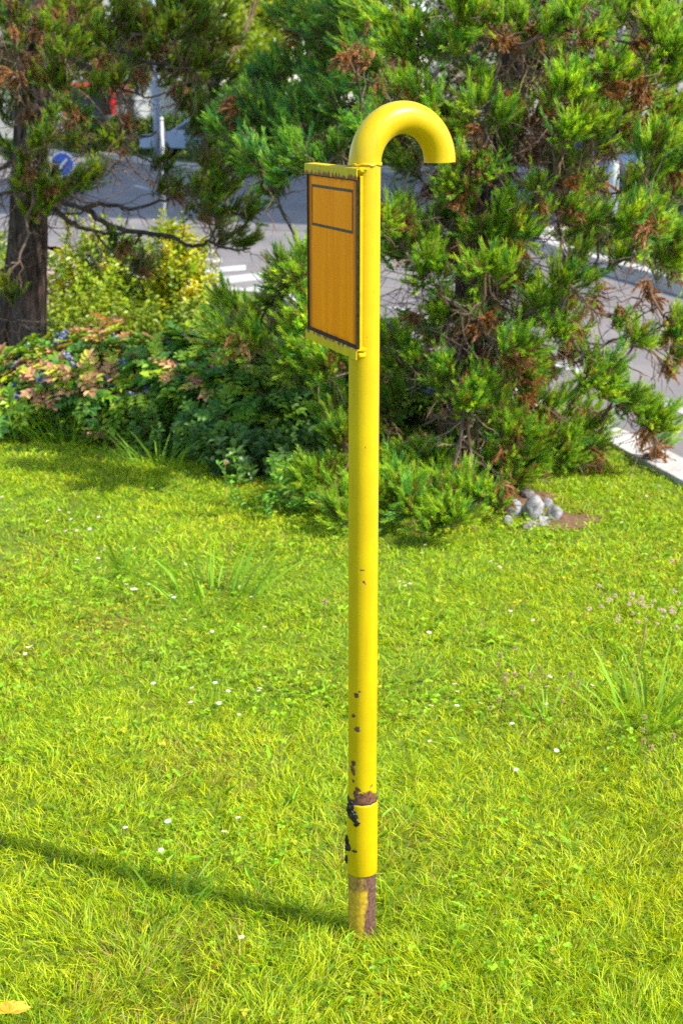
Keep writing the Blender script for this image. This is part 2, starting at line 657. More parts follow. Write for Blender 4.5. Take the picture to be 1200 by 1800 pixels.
def yellow_paint():
    t = NT("worn_yellow_paint")
    v = t.coord()
    fine = t.noise(v, 260, 3)
    fade = t.noise(v, 3.3, 3)
    scr = t.ramp(t.noise(t.coord((230, 230, 9)), 1.0, 3, .6, 1.2), .70, .76)
    n1 = t.noise(v, 14, 4)
    c = t.mix(t.ramp(n1, .3, .75), (.50, .345, .002), (.555, .398, .002))
    streak = t.noise(t.coord((40, 40, 1.6)), 3, 4)
    c = t.mul(c, t.mix(t.ramp(streak, .55, .8), (1, 1, 1), (.86, .82, .75)))
    c = t.mul(c, t.mix(t.ramp(fade, .35, .7), (.93, .95, 1.0), (1.03, 1.02, 1.0)))
    c = t.mix(t.math('MULTIPLY', scr, .3), c, (.30, .20, .03))
    warp = t.n("ShaderNodeTexNoise")
    t.l(v, warp.inputs["Vector"])
    warp.inputs["Scale"].default_value = 130
    warp.inputs["Detail"].default_value = 3
    wv = t.n("ShaderNodeVectorMath", operation='MULTIPLY_ADD')
    t.l(warp.outputs["Color"], wv.inputs[0])
    wv.inputs[1].default_value = (.014, .014, .014)
    t.l(v, wv.inputs[2])
    spots = [(633, 1002, .0035), (637, 1004, .0028), (640, 1024, .003), (643, 1027, .002), (626, 1222, .006), (632, 1217, .0035),
             (621, 1258, .0055), (627, 1282, .0065), (620, 1342, .0065), (619, 1352, .007), (621, 1360, .004), (620, 1373, .0035),
             (628, 1388, .006), (625, 1395, .007), (652, 1382, .003), (648, 1398, .010), (640, 1402, .010), (656, 1400, .008), (632, 1404, .008),
             (650, 545, .0013), (645, 593, .0012), (622, 693, .0016), (640, 745, .0012), (641, 786, .0012), (627, 770, .001), (655, 300, .001),
             (660, 615, .0012), (636, 1090, .001), (617, 1105, .0012), (652, 1180, .001), (728, 226, .0022), (732, 224, .0015), (700, 221, .001), (738, 196, .001), (640, 250, .0012), (655, 262, .0012), (770, 268, .0015)]
    acc = None
    root = np.array([PX, PY, 0])
    for px, py, r in spots:
        p = on_pipe(px, py) if py > 290 else at(px, py, PY - .03)
        p = p - root + .007
        d = t.n("ShaderNodeVectorMath", operation='DISTANCE')
        t.l(wv.outputs[0], d.inputs[0])
        d.inputs[1].default_value = tuple(p)
        m = t.ramp(d.outputs["Value"], r * 1.25, r * .75)
        acc = m if acc is None else t.math('MAXIMUM', acc, m)
    # rusted band where the paint has lifted above the sleeve
    sep = t.n("ShaderNodeSeparateXYZ")
    t.l(wv.outputs[0], sep.inputs[0])
    xx = t.math('MULTIPLY', t.math('ABSOLUTE', t.math('SUBTRACT', sep.outputs[0], .006)), -.25)
    lim = t.math('ADD', t.math('ADD', .352, xx), t.math('MULTIPLY', t.math('SUBTRACT', t.noise(v, 55, 3), .5), .05))
    band = t.ramp(t.math('SUBTRACT', sep.outputs[2], lim), .002, -.002)
    acc = t.math('MAXIMUM', acc, band)
    # tiny chips anywhere
    vor = t.n("ShaderNodeTexVoronoi")
    t.l(v, vor.inputs["Vector"])
    vor.inputs["Scale"].default_value = 75
    chip = t.ramp(vor.outputs["Distance"], .085, .05)
    chip = t.math('MULTIPLY', chip, t.ramp(t.noise(v, 21, 2), .56, .62))
    acc = t.math('MAXIMUM', acc, t.math('MULTIPLY', chip, .7))
    rust = t.mix(t.ramp(t.noise(v, 180, 5), .3, .7), (.05, .02, .014), (.20, .085, .05))
    # faint rust halo round the chips
    halo = t.noise(v, 33, 3)
    t.base(t.mix(acc, c, rust))
    t.put(t.b.inputs["Roughness"], t.math('MULTIPLY_ADD', acc, .45, .36))
    t.b.inputs["Specular IOR Level"].default_value = .3
    h = t.math('ADD', t.math('MULTIPLY', fine, .25), t.math('MULTIPLY', acc, -1.1))
    h = t.math('ADD', h, t.math('MULTIPLY', n1, .8))
    t.bump(h, .28, .0022)
    return t.m


def rusty_base():
    t = NT("rusted_yellow_base")
    v = t.coord()
    sep = t.n("ShaderNodeSeparateXYZ")
    t.l(v, sep.inputs[0])
    n = t.noise(t.coord((1, 1, .35)), 70, 5, .65)
    nn = t.math('MULTIPLY', t.math('SUBTRACT', n, .5), .03)
    x = t.math('ADD', sep.outputs[0], nn)
    # yellow survives as a tongue left of the middle, wider at the foot
    right = t.math('MULTIPLY_ADD', sep.outputs[2], .09, .0005)
    y1 = t.math('MULTIPLY', t.ramp(x, -.034, -.026), t.ramp(t.math('SUBTRACT', x, right), .004, -.002))
    y2 = t.math('MULTIPLY', y1, t.ramp(t.math('ADD', sep.outputs[2], nn), .128, .112))
    y3 = t.math('MULTIPLY', t.ramp(t.math('ADD', sep.outputs[2], nn), .118, .126), t.ramp(x, .008, .0))
    f = t.math('MAXIMUM', y2, t.math('MULTIPLY', y3, .55))
    f = t.math('MAXIMUM', f, t.math('MULTIPLY', t.ramp(n, .52, .66), t.math('MULTIPLY', t.ramp(x, .012, -.012), .6)))
    rust = t.mix(t.ramp(t.noise(v, 150, 5), .3, .7), (.05, .022, .015), (.15, .068, .048))
    f = t.math('MULTIPLY', f, t.ramp(t.noise(t.coord((1, 1, .3)), 48, 5, .7), .70, .56))
    ye = t.mix(t.ramp(t.noise(v, 120, 3), .35, .7), (.36, .22, .008), (.55, .37, .004))
    t.base(t.mix(f, rust, ye))
    t.set(Roughness=.75)
    t.bump(n, .5, .003)
    return t.m


def amber():
    t = NT("weathered_amber_plate")
    v = t.coord()
    tc = t.n("ShaderNodeTexCoord")
    sep = t.n("ShaderNodeSeparateXYZ")
    t.l(tc.outputs["Generated"], sep.inputs[0])
    gy, gz = sep.outputs[1], sep.outputs[2]
    st_ = t.noise(t.coord((45, 45, 2.0)), 1.6, 4, .6)
    n2 = t.noise(v, 30, 4)
    c = t.mix(t.ramp(st_, .35, .72), (.86, .245, .001), (.95, .310, .001))
    c = t.mix(t.ramp(n2, .5, .8), c, (.86, .25, .001))
    # brown grime along the edges of the plate
    ey = t.math('MINIMUM', gy, t.math('SUBTRACT', 1.0, gy))
    ez = t.math('MINIMUM', t.math('MULTIPLY', gz, .8), t.math('SUBTRACT', 1.0, gz))
    wob = t.math('MULTIPLY', t.math('SUBTRACT', t.noise(t.coord((8, 8, 2)), 8, 4), .5), .09)
    e1 = t.ramp(t.math('ADD', ey, t.math('MULTIPLY', wob, .5)), .12, .0)
    e2 = t.ramp(t.math('ADD', ez, wob), .03, -.03)
    e = t.math('MINIMUM', t.math('MAXIMUM', e1, e2), .8)
    c = t.mix(e, c, (.16, .05, .012))
    tiny = t.math('MULTIPLY', t.ramp(t.noise(v, 420, 2), .68, .75), .6)
    c = t.mix(tiny, c, (.22, .07, .01))
    t.base(c)
    t.set(Roughness=.5)
    t.b.inputs['Specular IOR Level'].default_value = .03
    t.bump(t.noise(t.coord((60, 60, 3)), 3, 3), .06, .002)
    return t.m


def flange_paint():
    t = NT("rust_streaked_yellow_flange")
    v = t.coord()
    c = t.mix(t.ramp(t.noise(v, 40, 4), .3, .7), (.47, .34, .003), (.56, .41, .003))
    tc = t.n("ShaderNodeTexCoord")
    sep = t.n("ShaderNodeSeparateXYZ")
    t.l(tc.outputs["Generated"], sep.inputs[0])
    n = t.noise(t.coord((1, 1, .25)), 75, 4, .7)
    a = t.n("ShaderNodeAttribute", attribute_name="col")
    sa = t.n("ShaderNodeSeparateColor")
    t.l(a.outputs["Color"], sa.inputs[0])
    m = t.ramp(t.math('ADD', t.math('MULTIPLY', t.math('SUBTRACT', n, .5), 1.6), sa.outputs[0]), .72, .86)
    t.base(t.mix(m, c, (.19, .065, .022)))
    t.set(Roughness=.6)
    t.b.inputs['Specular IOR Level'].default_value = .12
    t.bump(n, .2, .002)
    return t.m


M['yellow'] = yellow_paint()
M['rust_base'] = rusty_base()
M['amber'] = amber()
M['flange'] = flange_paint()
M['tar'] = speckle("glossy_black_tar", (.008, .008, .009), (.02, .02, .02), 90, rough=.22, bump=.6)
M['black_line'] = speckle("faded_black_line", (.03, .022, .012), (.075, .05, .02), 160, rough=.6, bump=0)
M['dark_seal'] = speckle("dark_rubber_seal", (.022, .014, .009), (.06, .035, .02), 90, rough=.95, bump=.2)
M['inner'] = speckle("pipe_inside", (.10, .07, .01), (.2, .15, .01), 60)

vent = thing("vent_pipe", (PX, PY, 0), "tall yellow steel vent pipe with hooked top and rusty foot standing in the lawn", "vent pipe")
ZW = 1.645
# straight pipe
g = G()
zz = np.linspace(.30, ZW, 60)
g.tube(np.stack([np.full(60, PX), np.full(60, PY), zz], 1), PR, 40, caps=False)
build("pipe", g, M['yellow'], vent, smooth=True)
# hook
PHI = R(30)
hd = np.array([math.cos(PHI), math.sin(PHI), 0])
HR = .085
a = np.linspace(0, math.pi, 49)
arc = np.stack([PX + hd[0] * HR * (1 - np.cos(a)), PY + hd[1] * HR * (1 - np.cos(a)), ZW + HR * np.sin(a)], 1)
g = G()
g.tube(arc, PR + .0008, 40, caps=False)
# wall thickness and inside of the open end
g.tube(np.vstack([arc[-1:] + np.array([[0, 0, -.0001]]), arc[-1:] + np.array([[0, 0, -.0006]]), arc[-1:] + np.array([[0, 0, -.0001]])]), [PR + .0006, PR - .002, PR - .004], 40, caps=False)
hook = build("hooked_top", g, M['yellow'], vent, smooth=True)
g = G()
g.tube(arc[30:], PR - .0035, 32, caps=False)
build("pipe_bore", g, M['inner'], hook, smooth=True)


def bead(z, r, mr):
    g = G()
    b = np.arange(41) * 2 * math.pi / 40
    ring = np.stack([PX + r * np.cos(b), PY + r * np.sin(b), z + .0012 * np.sin(b * 7) + .0008 * np.sin(b * 13)], 1)
    g.tube(ring, mr * (1 + .2 * np.sin(b * 11)), 10, caps=False)
    return g


build("weld_seam", bead(ZW - .001, PR, .0028), M['yellow'], vent, smooth=True)
# sleeve
g = G()
zs = np.array([.155, .1552, .157, .20, .26, .318, .3232, .3238, .3238])
rs = np.array([.0312, .0325, .0330, .0330, .0330, .0330, .0326, .0318, .0303])
g.tube(np.stack([np.full(9, PX), np.full(9, PY), zs], 1), rs, 40, caps=False)
slv = build("sleeve", g, M['yellow'], vent, smooth=True)
sleeve_m = M['yellow'].copy()
sleeve_m.name = "sleeve_yellow_paint"
for nd in list(sleeve_m.node_tree.nodes):        # the sleeve has no rust band of its own
    if nd.type == 'MATH' and nd.operation == 'ADD' and abs(nd.inputs[0].default_value - .352) < 1e-4:
        nd.inputs[0].default_value = -1.0
slv.data.materials[0] = sleeve_m
# rusty foot
g = G()
zf = np.linspace(-.08, .158, 14)
g.tube(np.stack([np.full(14, PX), np.full(14, PY), zf], 1), .0300, 40, caps=False)
build("foot", g, M['rust_base'], vent, smooth=True)
build("weld_seam", bead(.3245, .0302, .0022), M['dark_seal'], vent, smooth=True)
# tar blobs on the left of the sleeve
for px, py, r, s in ((617, 1420, (.009, .006, .017), 1), (622, 1434, (.010, .007, .012), 2), (627, 1447, (.007, .005, .007), 3), (611, 1478, (.006, .005, .012), 4),
                     (614, 1490, (.009, .005, .007), 5), (624, 1496, (.006, .0035, .003), 6), (609, 1510, (.004, .004, .010), 8)):
    p = on_pipe(px, py, .0325)
    g = G()
    g.ball(p, r, 18, 12, disp=lambda P, s=s: 1 + .28 * np.sin(P[:, 0] * 5 + s) * np.cos(P[:, 2] * 6 + s * 2) + .15 * np.sin(P[:, 1] * 9 + s))
    build("tar_blob", g, M['tar'], vent, smooth=True)

# side plate: hangs on the left of the pipe, nearly edge-on to the camera
PA = R(20)
pn = np.array([-math.cos(PA), -math.sin(PA), 0])
pu = np.array([-math.sin(PA), math.cos(PA), 0])
pz = np.array([0, 0, 1.0])
Q0 = np.array([PX, PY, 0]) + pn * .0280
T0, T1, Z0, Z1 = -.061, .231, 1.3035, 1.619


def pp(t, n, z):
    return Q0 + pu * t + pn * n + pz * z


def pbox(g, t0, t1, n0, n1, z0, z1, C=(0, 0, 0)):
    P = [pp(t, n, z) for t in (t0, t1) for n in (n0, n1) for z in (z0, z1)]
    Qs = [(0, 1, 3, 2), (4, 6, 7, 5), (0, 4, 5, 1), (2, 3, 7, 6), (0, 2, 6, 4), (1, 5, 7, 3)]
    return g.add(P, Q=Qs, C=C)


plate = build("side_plate", pbox(G(), T0 - .004, T1, 0, .006, Z0 - .006, Z1 + .006), M['flange'], vent, loc=pp(.09, 0, 1.46), bevel=.001)
pane = build("amber_pane", pbox(G(), T0, T1 - .003, .0065, .0085, Z0, Z1), M['amber'], plate)
g = G()
for (t0, t1, z0, z1) in ((T0 - .001, T0 + .003, Z0, Z1), (T1 - .006, T1 - .001, Z0, Z1), (T0, T1, Z0 - .002, Z0 + .0045), (T0, T1, Z1 - .003, Z1 + .002)):
    pbox(g, t0, t1, .0063 + .0002 * len(g.V), .0105 + .0003 * len(g.V), z0, z1)
build("edge_seal", g, M['dark_seal'], plate)


# top and bottom lips (angle irons) - rust creeps from the pane side: R channel of col
def lip(name, z0, z1, rusty_low):
    g = G()
    nt = 44
    ts = np.linspace(T0 - .006, T1 + .004, nt)
    prof = [(-.010, z1), (.012, z1 - .001), (.0135, z1 - .003), (.0135, (z0 + z1) / 2), (.0135, z0), (.0115, z0), (.0115, z1 - .004), (-.010, z1 - .003)]
    npf = len(prof)
    V, C = [], []
    for t in ts:
        w = .0006 * math.sin(t * 60)
        for k, (n, z) in enumerate(prof):
            V.append(pp(t, n + w, z))
            e = 1.25 if k in (4, 5) else (.80 if k == 3 else .15)
            if not rusty_low:
                e = {0: .2, 1: 1.05, 2: 1.0, 3: .45, 4: .1}.get(k, .4)
            C.append((e * .8, 0, 0))
    Qs = [(i * npf + k, i * npf + (k + 1) % npf, (i + 1) * npf + (k + 1) % npf, (i + 1) * npf + k) for i in range(nt - 1) for k in range(npf)]
    m = (nt - 1) * npf
    Qs += [(0, 7, 2, 1), (7, 6, 3, 2), (6, 5, 4, 3), (m, m + 1, m + 2, m + 7), (m + 7, m + 2, m + 3, m + 6), (m + 6, m + 3, m + 4, m + 5)]
    g.add(V, Q=Qs, C=C)
    return build(name, g, M['flange'], plate)


lip("top_lip", Z1 - .001, Z1 + .021, True)
lip("bottom_lip", Z0 - .022, Z0 - .001, False)
# welds that run from the lips onto the pipe
for z in (Z1 + .016, Z0 - .015):
    g = G()
    p0 = pp(T0 - .003, .009, z)
    p1 = pp(T0 + .002, -.004, z)
    p2 = np.array([PX + .002, PY - PR - .0005, z])
    g.tube([p0, p1, (p1 + p2) / 2 + np.array([0, -.001, 0]), p2], [.006, .0055, .0035, .0015], 10)
    g.C = [c * 0 for c in g.C]
    build("weld", g, M['flange'], plate, smooth=True)
# thin black rectangle printed on the pane
g = G()
ra, rb, rz0, rz1 = T0 + .026, T1 - .026, Z1 - .102, Z1 - .020
for k, (t0, t1, z0, z1) in enumerate(((ra, rb, rz1 - .0055, rz1), (ra, rb, rz0, rz0 + .0055), (ra, ra + .006, rz0 + .0056, rz1 - .0056), (rb - .005, rb, rz0 + .0056, rz1 - .0056))):
    pbox(g, t0, t1, .0084, .0089, z0, z1)
build("printed_rectangle", g, M['black_line'], plate)

# ------------------------------------------------------------------ sequoias
def curve(a, b, sag, n=7, up_end=.0, wob=.03):
    a, b = np.asarray(a, float), np.asarray(b, float)
    t = np.linspace(0, 1, n)[:, None]
    P = a * (1 - t) + b * t
    P[:, 2] -= (sag * np.sin(np.pi * t) - up_end * t * t * t + up_end * t)[:, 0]
    P[1:-1] += rng.normal(size=(n - 2, 3)) * wob * np.linalg.norm(b - a) * .5
    return P


GREENS = 1.12 * np.array([(.085, .195, .020), (.125, .26, .020), (.065, .175, .034), (.18, .30, .018), (.115, .21, .015)])
TIPS = 1.28 * np.array([(.26, .46, .030), (.37, .55, .030), (.15, .38, .060), (.50, .62, .03), (.28, .43, .025)])
BROWN = np.array([(.40, .17, .05), (.32, .13, .04), (.42, .22, .10), (.24, .13, .06), (.36, .20, .08)])
WOOD = np.array([(.23, .14, .09), (.15, .09, .06), (.30, .21, .15), (.20, .15, .12)])


OLIVE = .13


def tuft(gf, gw, pos, axis, size, tint, brown=False, dens=1.0):
    """one tuft: several feathery brushes fanning out from a twig end"""
    nb = int(rng.integers(13, 18) * dens) + 1
    axis = nrm(axis)
    for b in range(nb):
        sp = rng.uniform(.25, 1.15)
        d = nrm(axis + sp * rdir(1)[0] * (.9 if not brown else 1.3) + np.array([0, 0, .18 if not brown else -.1]))
        L = size * rng.uniform(.6, 1.15)
        st0 = pos - axis * size * rng.uniform(.0, .7) + rdir(1)[0] * size * .22
        en = st0 + d * L
        bend = np.array([0, 0, (.16 if not brown else -.3) * L])
        gw.ribbons(st0[None], d[None], L * .8, .005, bend[None] * .6, WOOD[rng.integers(4)] if not brown else BROWN[rng.integers(5)] * .7)
        n = int(rng.integers(44, 60))
        t = rng.uniform(.08, .98, n)
        P = st0 + d * L * t[:, None] + bend * (t * t)[:, None]
        ax = nrm(d + bend / L * 2 * t[:, None])
        side = rdir(n)
        side = nrm(side - ax * np.sum(side * ax, 1, keepdims=True))
        D = nrm(ax + side * rng.uniform(.25, .55, n)[:, None])
        Ln = size * rng.uniform(.22, .40, n) * (1.05 - .35 * t)
        k = rng.integers(5)
        olive = (not brown) and rng.random() < OLIVE
        if olive:
            c0 = (BROWN[rng.integers(5, size=n)] * .55 + GREENS[k] * .45) * tint * rng.uniform(.7, 1.2, n)[:, None]
            c1 = c0 * 1.2
            W = rng.uniform(.0016, .0030, n)
        elif brown:
            c0 = BROWN[rng.integers(5, size=n)] * rng.uniform(.7, 1.25, n)[:, None]
            c1 = c0 * 1.15
            W = rng.uniform(.0022, .0042, n)
        else:
            c0 = GREENS[k] * tint * rng.uniform(.8, 1.2, n)[:, None]
            c1 = (TIPS[k] * tint * (.45 + .75 * t[:, None]) + GREENS[k] * .3) * rng.uniform(.85, 1.15, n)[:, None]
            W = rng.uniform(.0019, .0033, n)
        gf.ribbons(P, D, Ln, W, ax * (Ln * .22)[:, None], c0, c1, None, (0, .55), (.8, 1))


def sprig(gw, pos, d, L, n=5):
    """a bare forking twig"""
    c = WOOD[rng.integers(4)] * rng.uniform(.7, 1.3)
    P = curve(pos, pos + d * L, rng.uniform(-.1, .18) * L, 6, wob=.10)
    gw.tube(P, np.linspace(.0042, .0012, 6), 5, C=c, caps=False)
    m = n
    i = rng.integers(1, 6, m)
    dd = nrm(d + rdir(m) * .9 + np.array([0, 0, -.35]))
    gw.ribbons(P[i], dd, L * rng.uniform(.25, .6, m), .0035, rdir(m) * L * .15, c)


def sequoia(name, label, base, trunk_pts, trunk_r, clusters, upper, nsprig, tint=1.0, twig_box=None, tp_px=(900, 820), anchor0=()):
    """clusters: (px, py, depth, radius_px, kind) - each becomes a bough of its own: limb + foliage"""
    root = thing(name, base, label, "tree")
    # trunk: furrowed bark
    tp = np.asarray(trunk_pts, float)
    zz = np.linspace(tp[0, 2], tp[-1, 2], 90)
    cx = np.interp(zz, tp[:, 2], tp[:, 0])
    cy = np.interp(zz, tp[:, 2], tp[:, 1])
    rr = np.interp(zz, tp[:, 2], trunk_r)
    n = 64
    ang = np.arange(n) * 2 * math.pi / n
    fur = np.zeros((90, n))
    for i in range(90):
        for j in range(n):
            p = Vector((math.cos(ang[j]) * 3.2, math.sin(ang[j]) * 3.2, zz[i] * .9))
            f = mnoise.noise(p * 1.5) * .6 + abs(mnoise.noise(p * 3.1)) * .9 - .3
            fur[i, j] = 1 + .16 * f + .05 * mnoise.noise(Vector((p.x * 6, p.y * 6, zz[i] * 5)))
    rad = rr[:, None] * fur
    V = np.stack([cx[:, None] + rad * np.cos(ang), cy[:, None] + rad * np.sin(ang), np.repeat(zz[:, None], n, 1)], -1).reshape(-1, 3)
    i = np.arange(89)[:, None] * n
    j = np.arange(n)[None]
    k = (j + 1) % n
    g = G()
    g.add(V, Q=np.stack([i + j, i + k, i + n + k, i + n + j], -1).reshape(-1, 4))
    build("trunk", g, M['bark'], root, smooth=True)

    def trunk_at(z):
        z = np.clip(z, zz[0], zz[-1])
        return np.array([np.interp(z, zz, cx), np.interp(z, zz, cy), z])

    def bough(E, R_, kind, nt, size, far=False):
        br = "brown" in kind
        d = E - trunk_at(E[2])
        h = np.linalg.norm(d[:2])
        S = trunk_at(max(.25, E[2] + .12 + .16 * h + rng.uniform(-.1, .15)))
        best = np.linalg.norm(E - S) * .8
        for A in anchors:
            q = np.linalg.norm(E - A)
            if .05 < q < best and np.linalg.norm(A[:2] - trunk_at(A[2])[:2]) < h + .05:
                best, S = q, A
        anchors.append(E)
        h = min(h, best * 1.2)
        gl, gf, gd = G(), G(), G()
        P = curve(S, E - nrm(E - S) * R_ * .4, .10 * h, 9, .05 * h, .035)
        r0 = np.clip(.006 + .005 * h, .006, .016)
        wc = WOOD[rng.integers(4)] * rng.uniform(.5, .9)
        gl.tube(P, np.linspace(r0, .0045, 9), 7, C=wc, caps=False)
        out = nrm(np.array([d[0], d[1], .25 * h + .05]))
        for q in range(nt):
            o = rdir(1)[0] * rng.uniform(.15, 1) ** .5 * R_ * np.array([1, 1, .8])
            pos = E + o
            if pos[2] < .06: pos[2] = .06 + rng.uniform(0, .08)
            ax = nrm(out * .7 + o / R_ * .55 + np.array([0, 0, .35]) + rdir(1)[0] * .3)
            i0 = int(rng.integers(4, 9))
            gl.tube(curve(P[i0], pos - ax * size * .3, .08 * R_, 5, wob=.06), np.linspace(.0038, .002, 5), 5, C=WOOD[rng.integers(4)] * .9, caps=False)
            isb = br and rng.random() < .6 or (not br and rng.random() < (.17 if E[0] > .75 else .08))
            if isb:
                ax = nrm(ax * .5 + rdir(1)[0] * .5 + np.array([0, 0, -.3]))
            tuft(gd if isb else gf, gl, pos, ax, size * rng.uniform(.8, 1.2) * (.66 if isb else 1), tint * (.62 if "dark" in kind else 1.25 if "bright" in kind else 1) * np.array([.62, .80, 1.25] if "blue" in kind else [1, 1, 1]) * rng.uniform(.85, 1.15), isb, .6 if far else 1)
        # dead fine twigs along the inner limb
        for q in range(5 if not far else 2):
            i0 = int(rng.integers(1, 8))
            dd = nrm(rdir(1)[0] + np.array([0, 0, -.5]))
            sprig(gl, P[i0], dd, rng.uniform(.08, .25), 4)
        b = build("branch", gl, M['twig'], root)
        if gf.n: build("foliage", gf, M['needle'], b)
        if gd.n: build("dead_foliage", gd, M['needle'], b)

    anchors = list(anchor0)
    clusters = sorted(clusters, key=lambda c: abs(c[0] - np.interp(c[1], [0, 800], [tp_px[0], tp_px[1]])))
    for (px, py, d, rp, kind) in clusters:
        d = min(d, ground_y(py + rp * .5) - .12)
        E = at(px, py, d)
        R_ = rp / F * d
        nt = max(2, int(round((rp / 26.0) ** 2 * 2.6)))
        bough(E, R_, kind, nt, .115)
    for (z, azi, rad) in upper:
        c = trunk_at(z)
        E = c + np.array([math.cos(azi) * rad, math.sin(azi) * rad, -.15 * rad])
        bough(E, .22, "", 6, .15, True)
    # bare dead twigs tangled round the trunk and inner crown
    g = G()
    for q in range(nsprig):
        z = rng.uniform(*twig_box)
        a_ = rng.uniform(0, 2 * math.pi)
        p = trunk_at(z) + np.array([math.cos(a_), math.sin(a_), 0]) * (np.interp(z, zz, rr) * .8)
        d = nrm(np.array([math.cos(a_), math.sin(a_), rng.uniform(-.7, .35)]) + rdir(1)[0] * .3)
        sprig(g, p, d, rng.uniform(.2, .75), 9)
    build("dead_twigs", g, M['twig'], root)
    return root


def scat(lst, base_d, spread, back=False):
    """attach a depth to each picture cluster: rounded crown, nearer in the middle"""
    out = []
    for c in lst:
        px, py, rp = c[:3]
        kind = c[3] if len(c) > 3 else ""
        dd = c[4] if len(c) > 4 else base_d + rng.uniform(-spread, spread * .45)
        if back and px < 645 and py < 430 and not kind: kind = "blue"  # cooler, darker tint paints shade into the upper left clumps
        if back and px < 625 and py < 265: dd = rng.uniform(8.1, 8.9)
        out.append((px, py, dd, rp, kind))
    return out


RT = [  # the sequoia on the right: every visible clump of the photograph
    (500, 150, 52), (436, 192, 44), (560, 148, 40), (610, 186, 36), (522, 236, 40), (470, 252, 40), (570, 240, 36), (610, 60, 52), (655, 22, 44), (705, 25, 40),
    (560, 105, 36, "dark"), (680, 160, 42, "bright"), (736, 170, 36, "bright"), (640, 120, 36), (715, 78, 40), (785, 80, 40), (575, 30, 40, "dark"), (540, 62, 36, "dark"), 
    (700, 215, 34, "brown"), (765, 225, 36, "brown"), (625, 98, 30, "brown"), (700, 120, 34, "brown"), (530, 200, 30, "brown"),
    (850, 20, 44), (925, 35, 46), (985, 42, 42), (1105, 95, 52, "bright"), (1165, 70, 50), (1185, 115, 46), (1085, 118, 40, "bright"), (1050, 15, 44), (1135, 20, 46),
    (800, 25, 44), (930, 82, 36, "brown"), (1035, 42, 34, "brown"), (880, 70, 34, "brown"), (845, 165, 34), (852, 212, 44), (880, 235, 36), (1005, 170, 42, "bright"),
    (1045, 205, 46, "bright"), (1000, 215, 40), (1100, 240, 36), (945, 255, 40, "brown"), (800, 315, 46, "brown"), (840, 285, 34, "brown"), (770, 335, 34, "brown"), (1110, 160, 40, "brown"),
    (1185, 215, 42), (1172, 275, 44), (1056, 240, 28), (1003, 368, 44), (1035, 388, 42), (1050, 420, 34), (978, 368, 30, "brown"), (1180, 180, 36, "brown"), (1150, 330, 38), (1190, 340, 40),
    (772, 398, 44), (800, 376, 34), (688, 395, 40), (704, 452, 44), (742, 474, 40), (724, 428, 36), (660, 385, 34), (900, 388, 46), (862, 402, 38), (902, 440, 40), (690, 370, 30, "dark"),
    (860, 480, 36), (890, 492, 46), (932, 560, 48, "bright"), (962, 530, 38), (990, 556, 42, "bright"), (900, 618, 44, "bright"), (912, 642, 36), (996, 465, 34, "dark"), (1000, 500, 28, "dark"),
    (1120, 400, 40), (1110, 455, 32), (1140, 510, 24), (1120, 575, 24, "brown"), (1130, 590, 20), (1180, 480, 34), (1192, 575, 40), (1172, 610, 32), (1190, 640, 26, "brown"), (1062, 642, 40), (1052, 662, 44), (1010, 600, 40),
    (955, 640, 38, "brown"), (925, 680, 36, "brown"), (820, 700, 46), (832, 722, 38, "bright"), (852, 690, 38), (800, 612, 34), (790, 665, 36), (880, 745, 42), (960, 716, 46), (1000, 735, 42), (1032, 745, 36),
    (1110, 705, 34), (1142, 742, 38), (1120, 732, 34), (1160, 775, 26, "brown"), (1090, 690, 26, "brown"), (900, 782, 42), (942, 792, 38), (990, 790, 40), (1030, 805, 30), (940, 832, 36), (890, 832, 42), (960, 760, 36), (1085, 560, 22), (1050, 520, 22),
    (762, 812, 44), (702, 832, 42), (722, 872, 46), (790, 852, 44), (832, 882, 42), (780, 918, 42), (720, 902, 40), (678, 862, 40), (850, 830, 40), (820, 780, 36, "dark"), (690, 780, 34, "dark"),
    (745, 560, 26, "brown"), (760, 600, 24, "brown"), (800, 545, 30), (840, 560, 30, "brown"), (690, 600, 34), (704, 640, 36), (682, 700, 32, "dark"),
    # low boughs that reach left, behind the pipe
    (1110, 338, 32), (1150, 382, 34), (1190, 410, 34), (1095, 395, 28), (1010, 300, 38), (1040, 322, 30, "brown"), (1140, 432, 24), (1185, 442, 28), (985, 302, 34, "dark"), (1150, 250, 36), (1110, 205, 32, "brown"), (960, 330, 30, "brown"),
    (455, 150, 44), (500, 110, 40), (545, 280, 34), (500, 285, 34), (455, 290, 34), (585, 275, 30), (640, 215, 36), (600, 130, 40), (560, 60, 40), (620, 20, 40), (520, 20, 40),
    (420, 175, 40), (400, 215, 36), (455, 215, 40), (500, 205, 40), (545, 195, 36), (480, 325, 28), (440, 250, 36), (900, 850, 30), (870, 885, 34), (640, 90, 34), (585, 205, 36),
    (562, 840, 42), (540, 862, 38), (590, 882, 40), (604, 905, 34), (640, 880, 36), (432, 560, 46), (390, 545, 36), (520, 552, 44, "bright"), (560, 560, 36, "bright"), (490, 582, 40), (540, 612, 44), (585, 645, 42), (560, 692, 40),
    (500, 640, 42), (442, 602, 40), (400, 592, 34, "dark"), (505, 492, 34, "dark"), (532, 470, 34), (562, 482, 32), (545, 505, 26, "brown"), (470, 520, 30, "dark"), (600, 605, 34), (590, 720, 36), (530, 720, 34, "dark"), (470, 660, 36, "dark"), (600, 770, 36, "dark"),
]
RB = ground(818, 800)
RTRUNK = [(RB[0], RB[1], -.1), at(822, 640, 7.66), at(828, 440, 7.66), at(885, 290, 7.66), at(905, 60, 7.66), (.95, 7.75, 3.2), (.97, 7.85, 5.1)]
RTR = [.125, .085, .075, .07, .065, .045, .012]
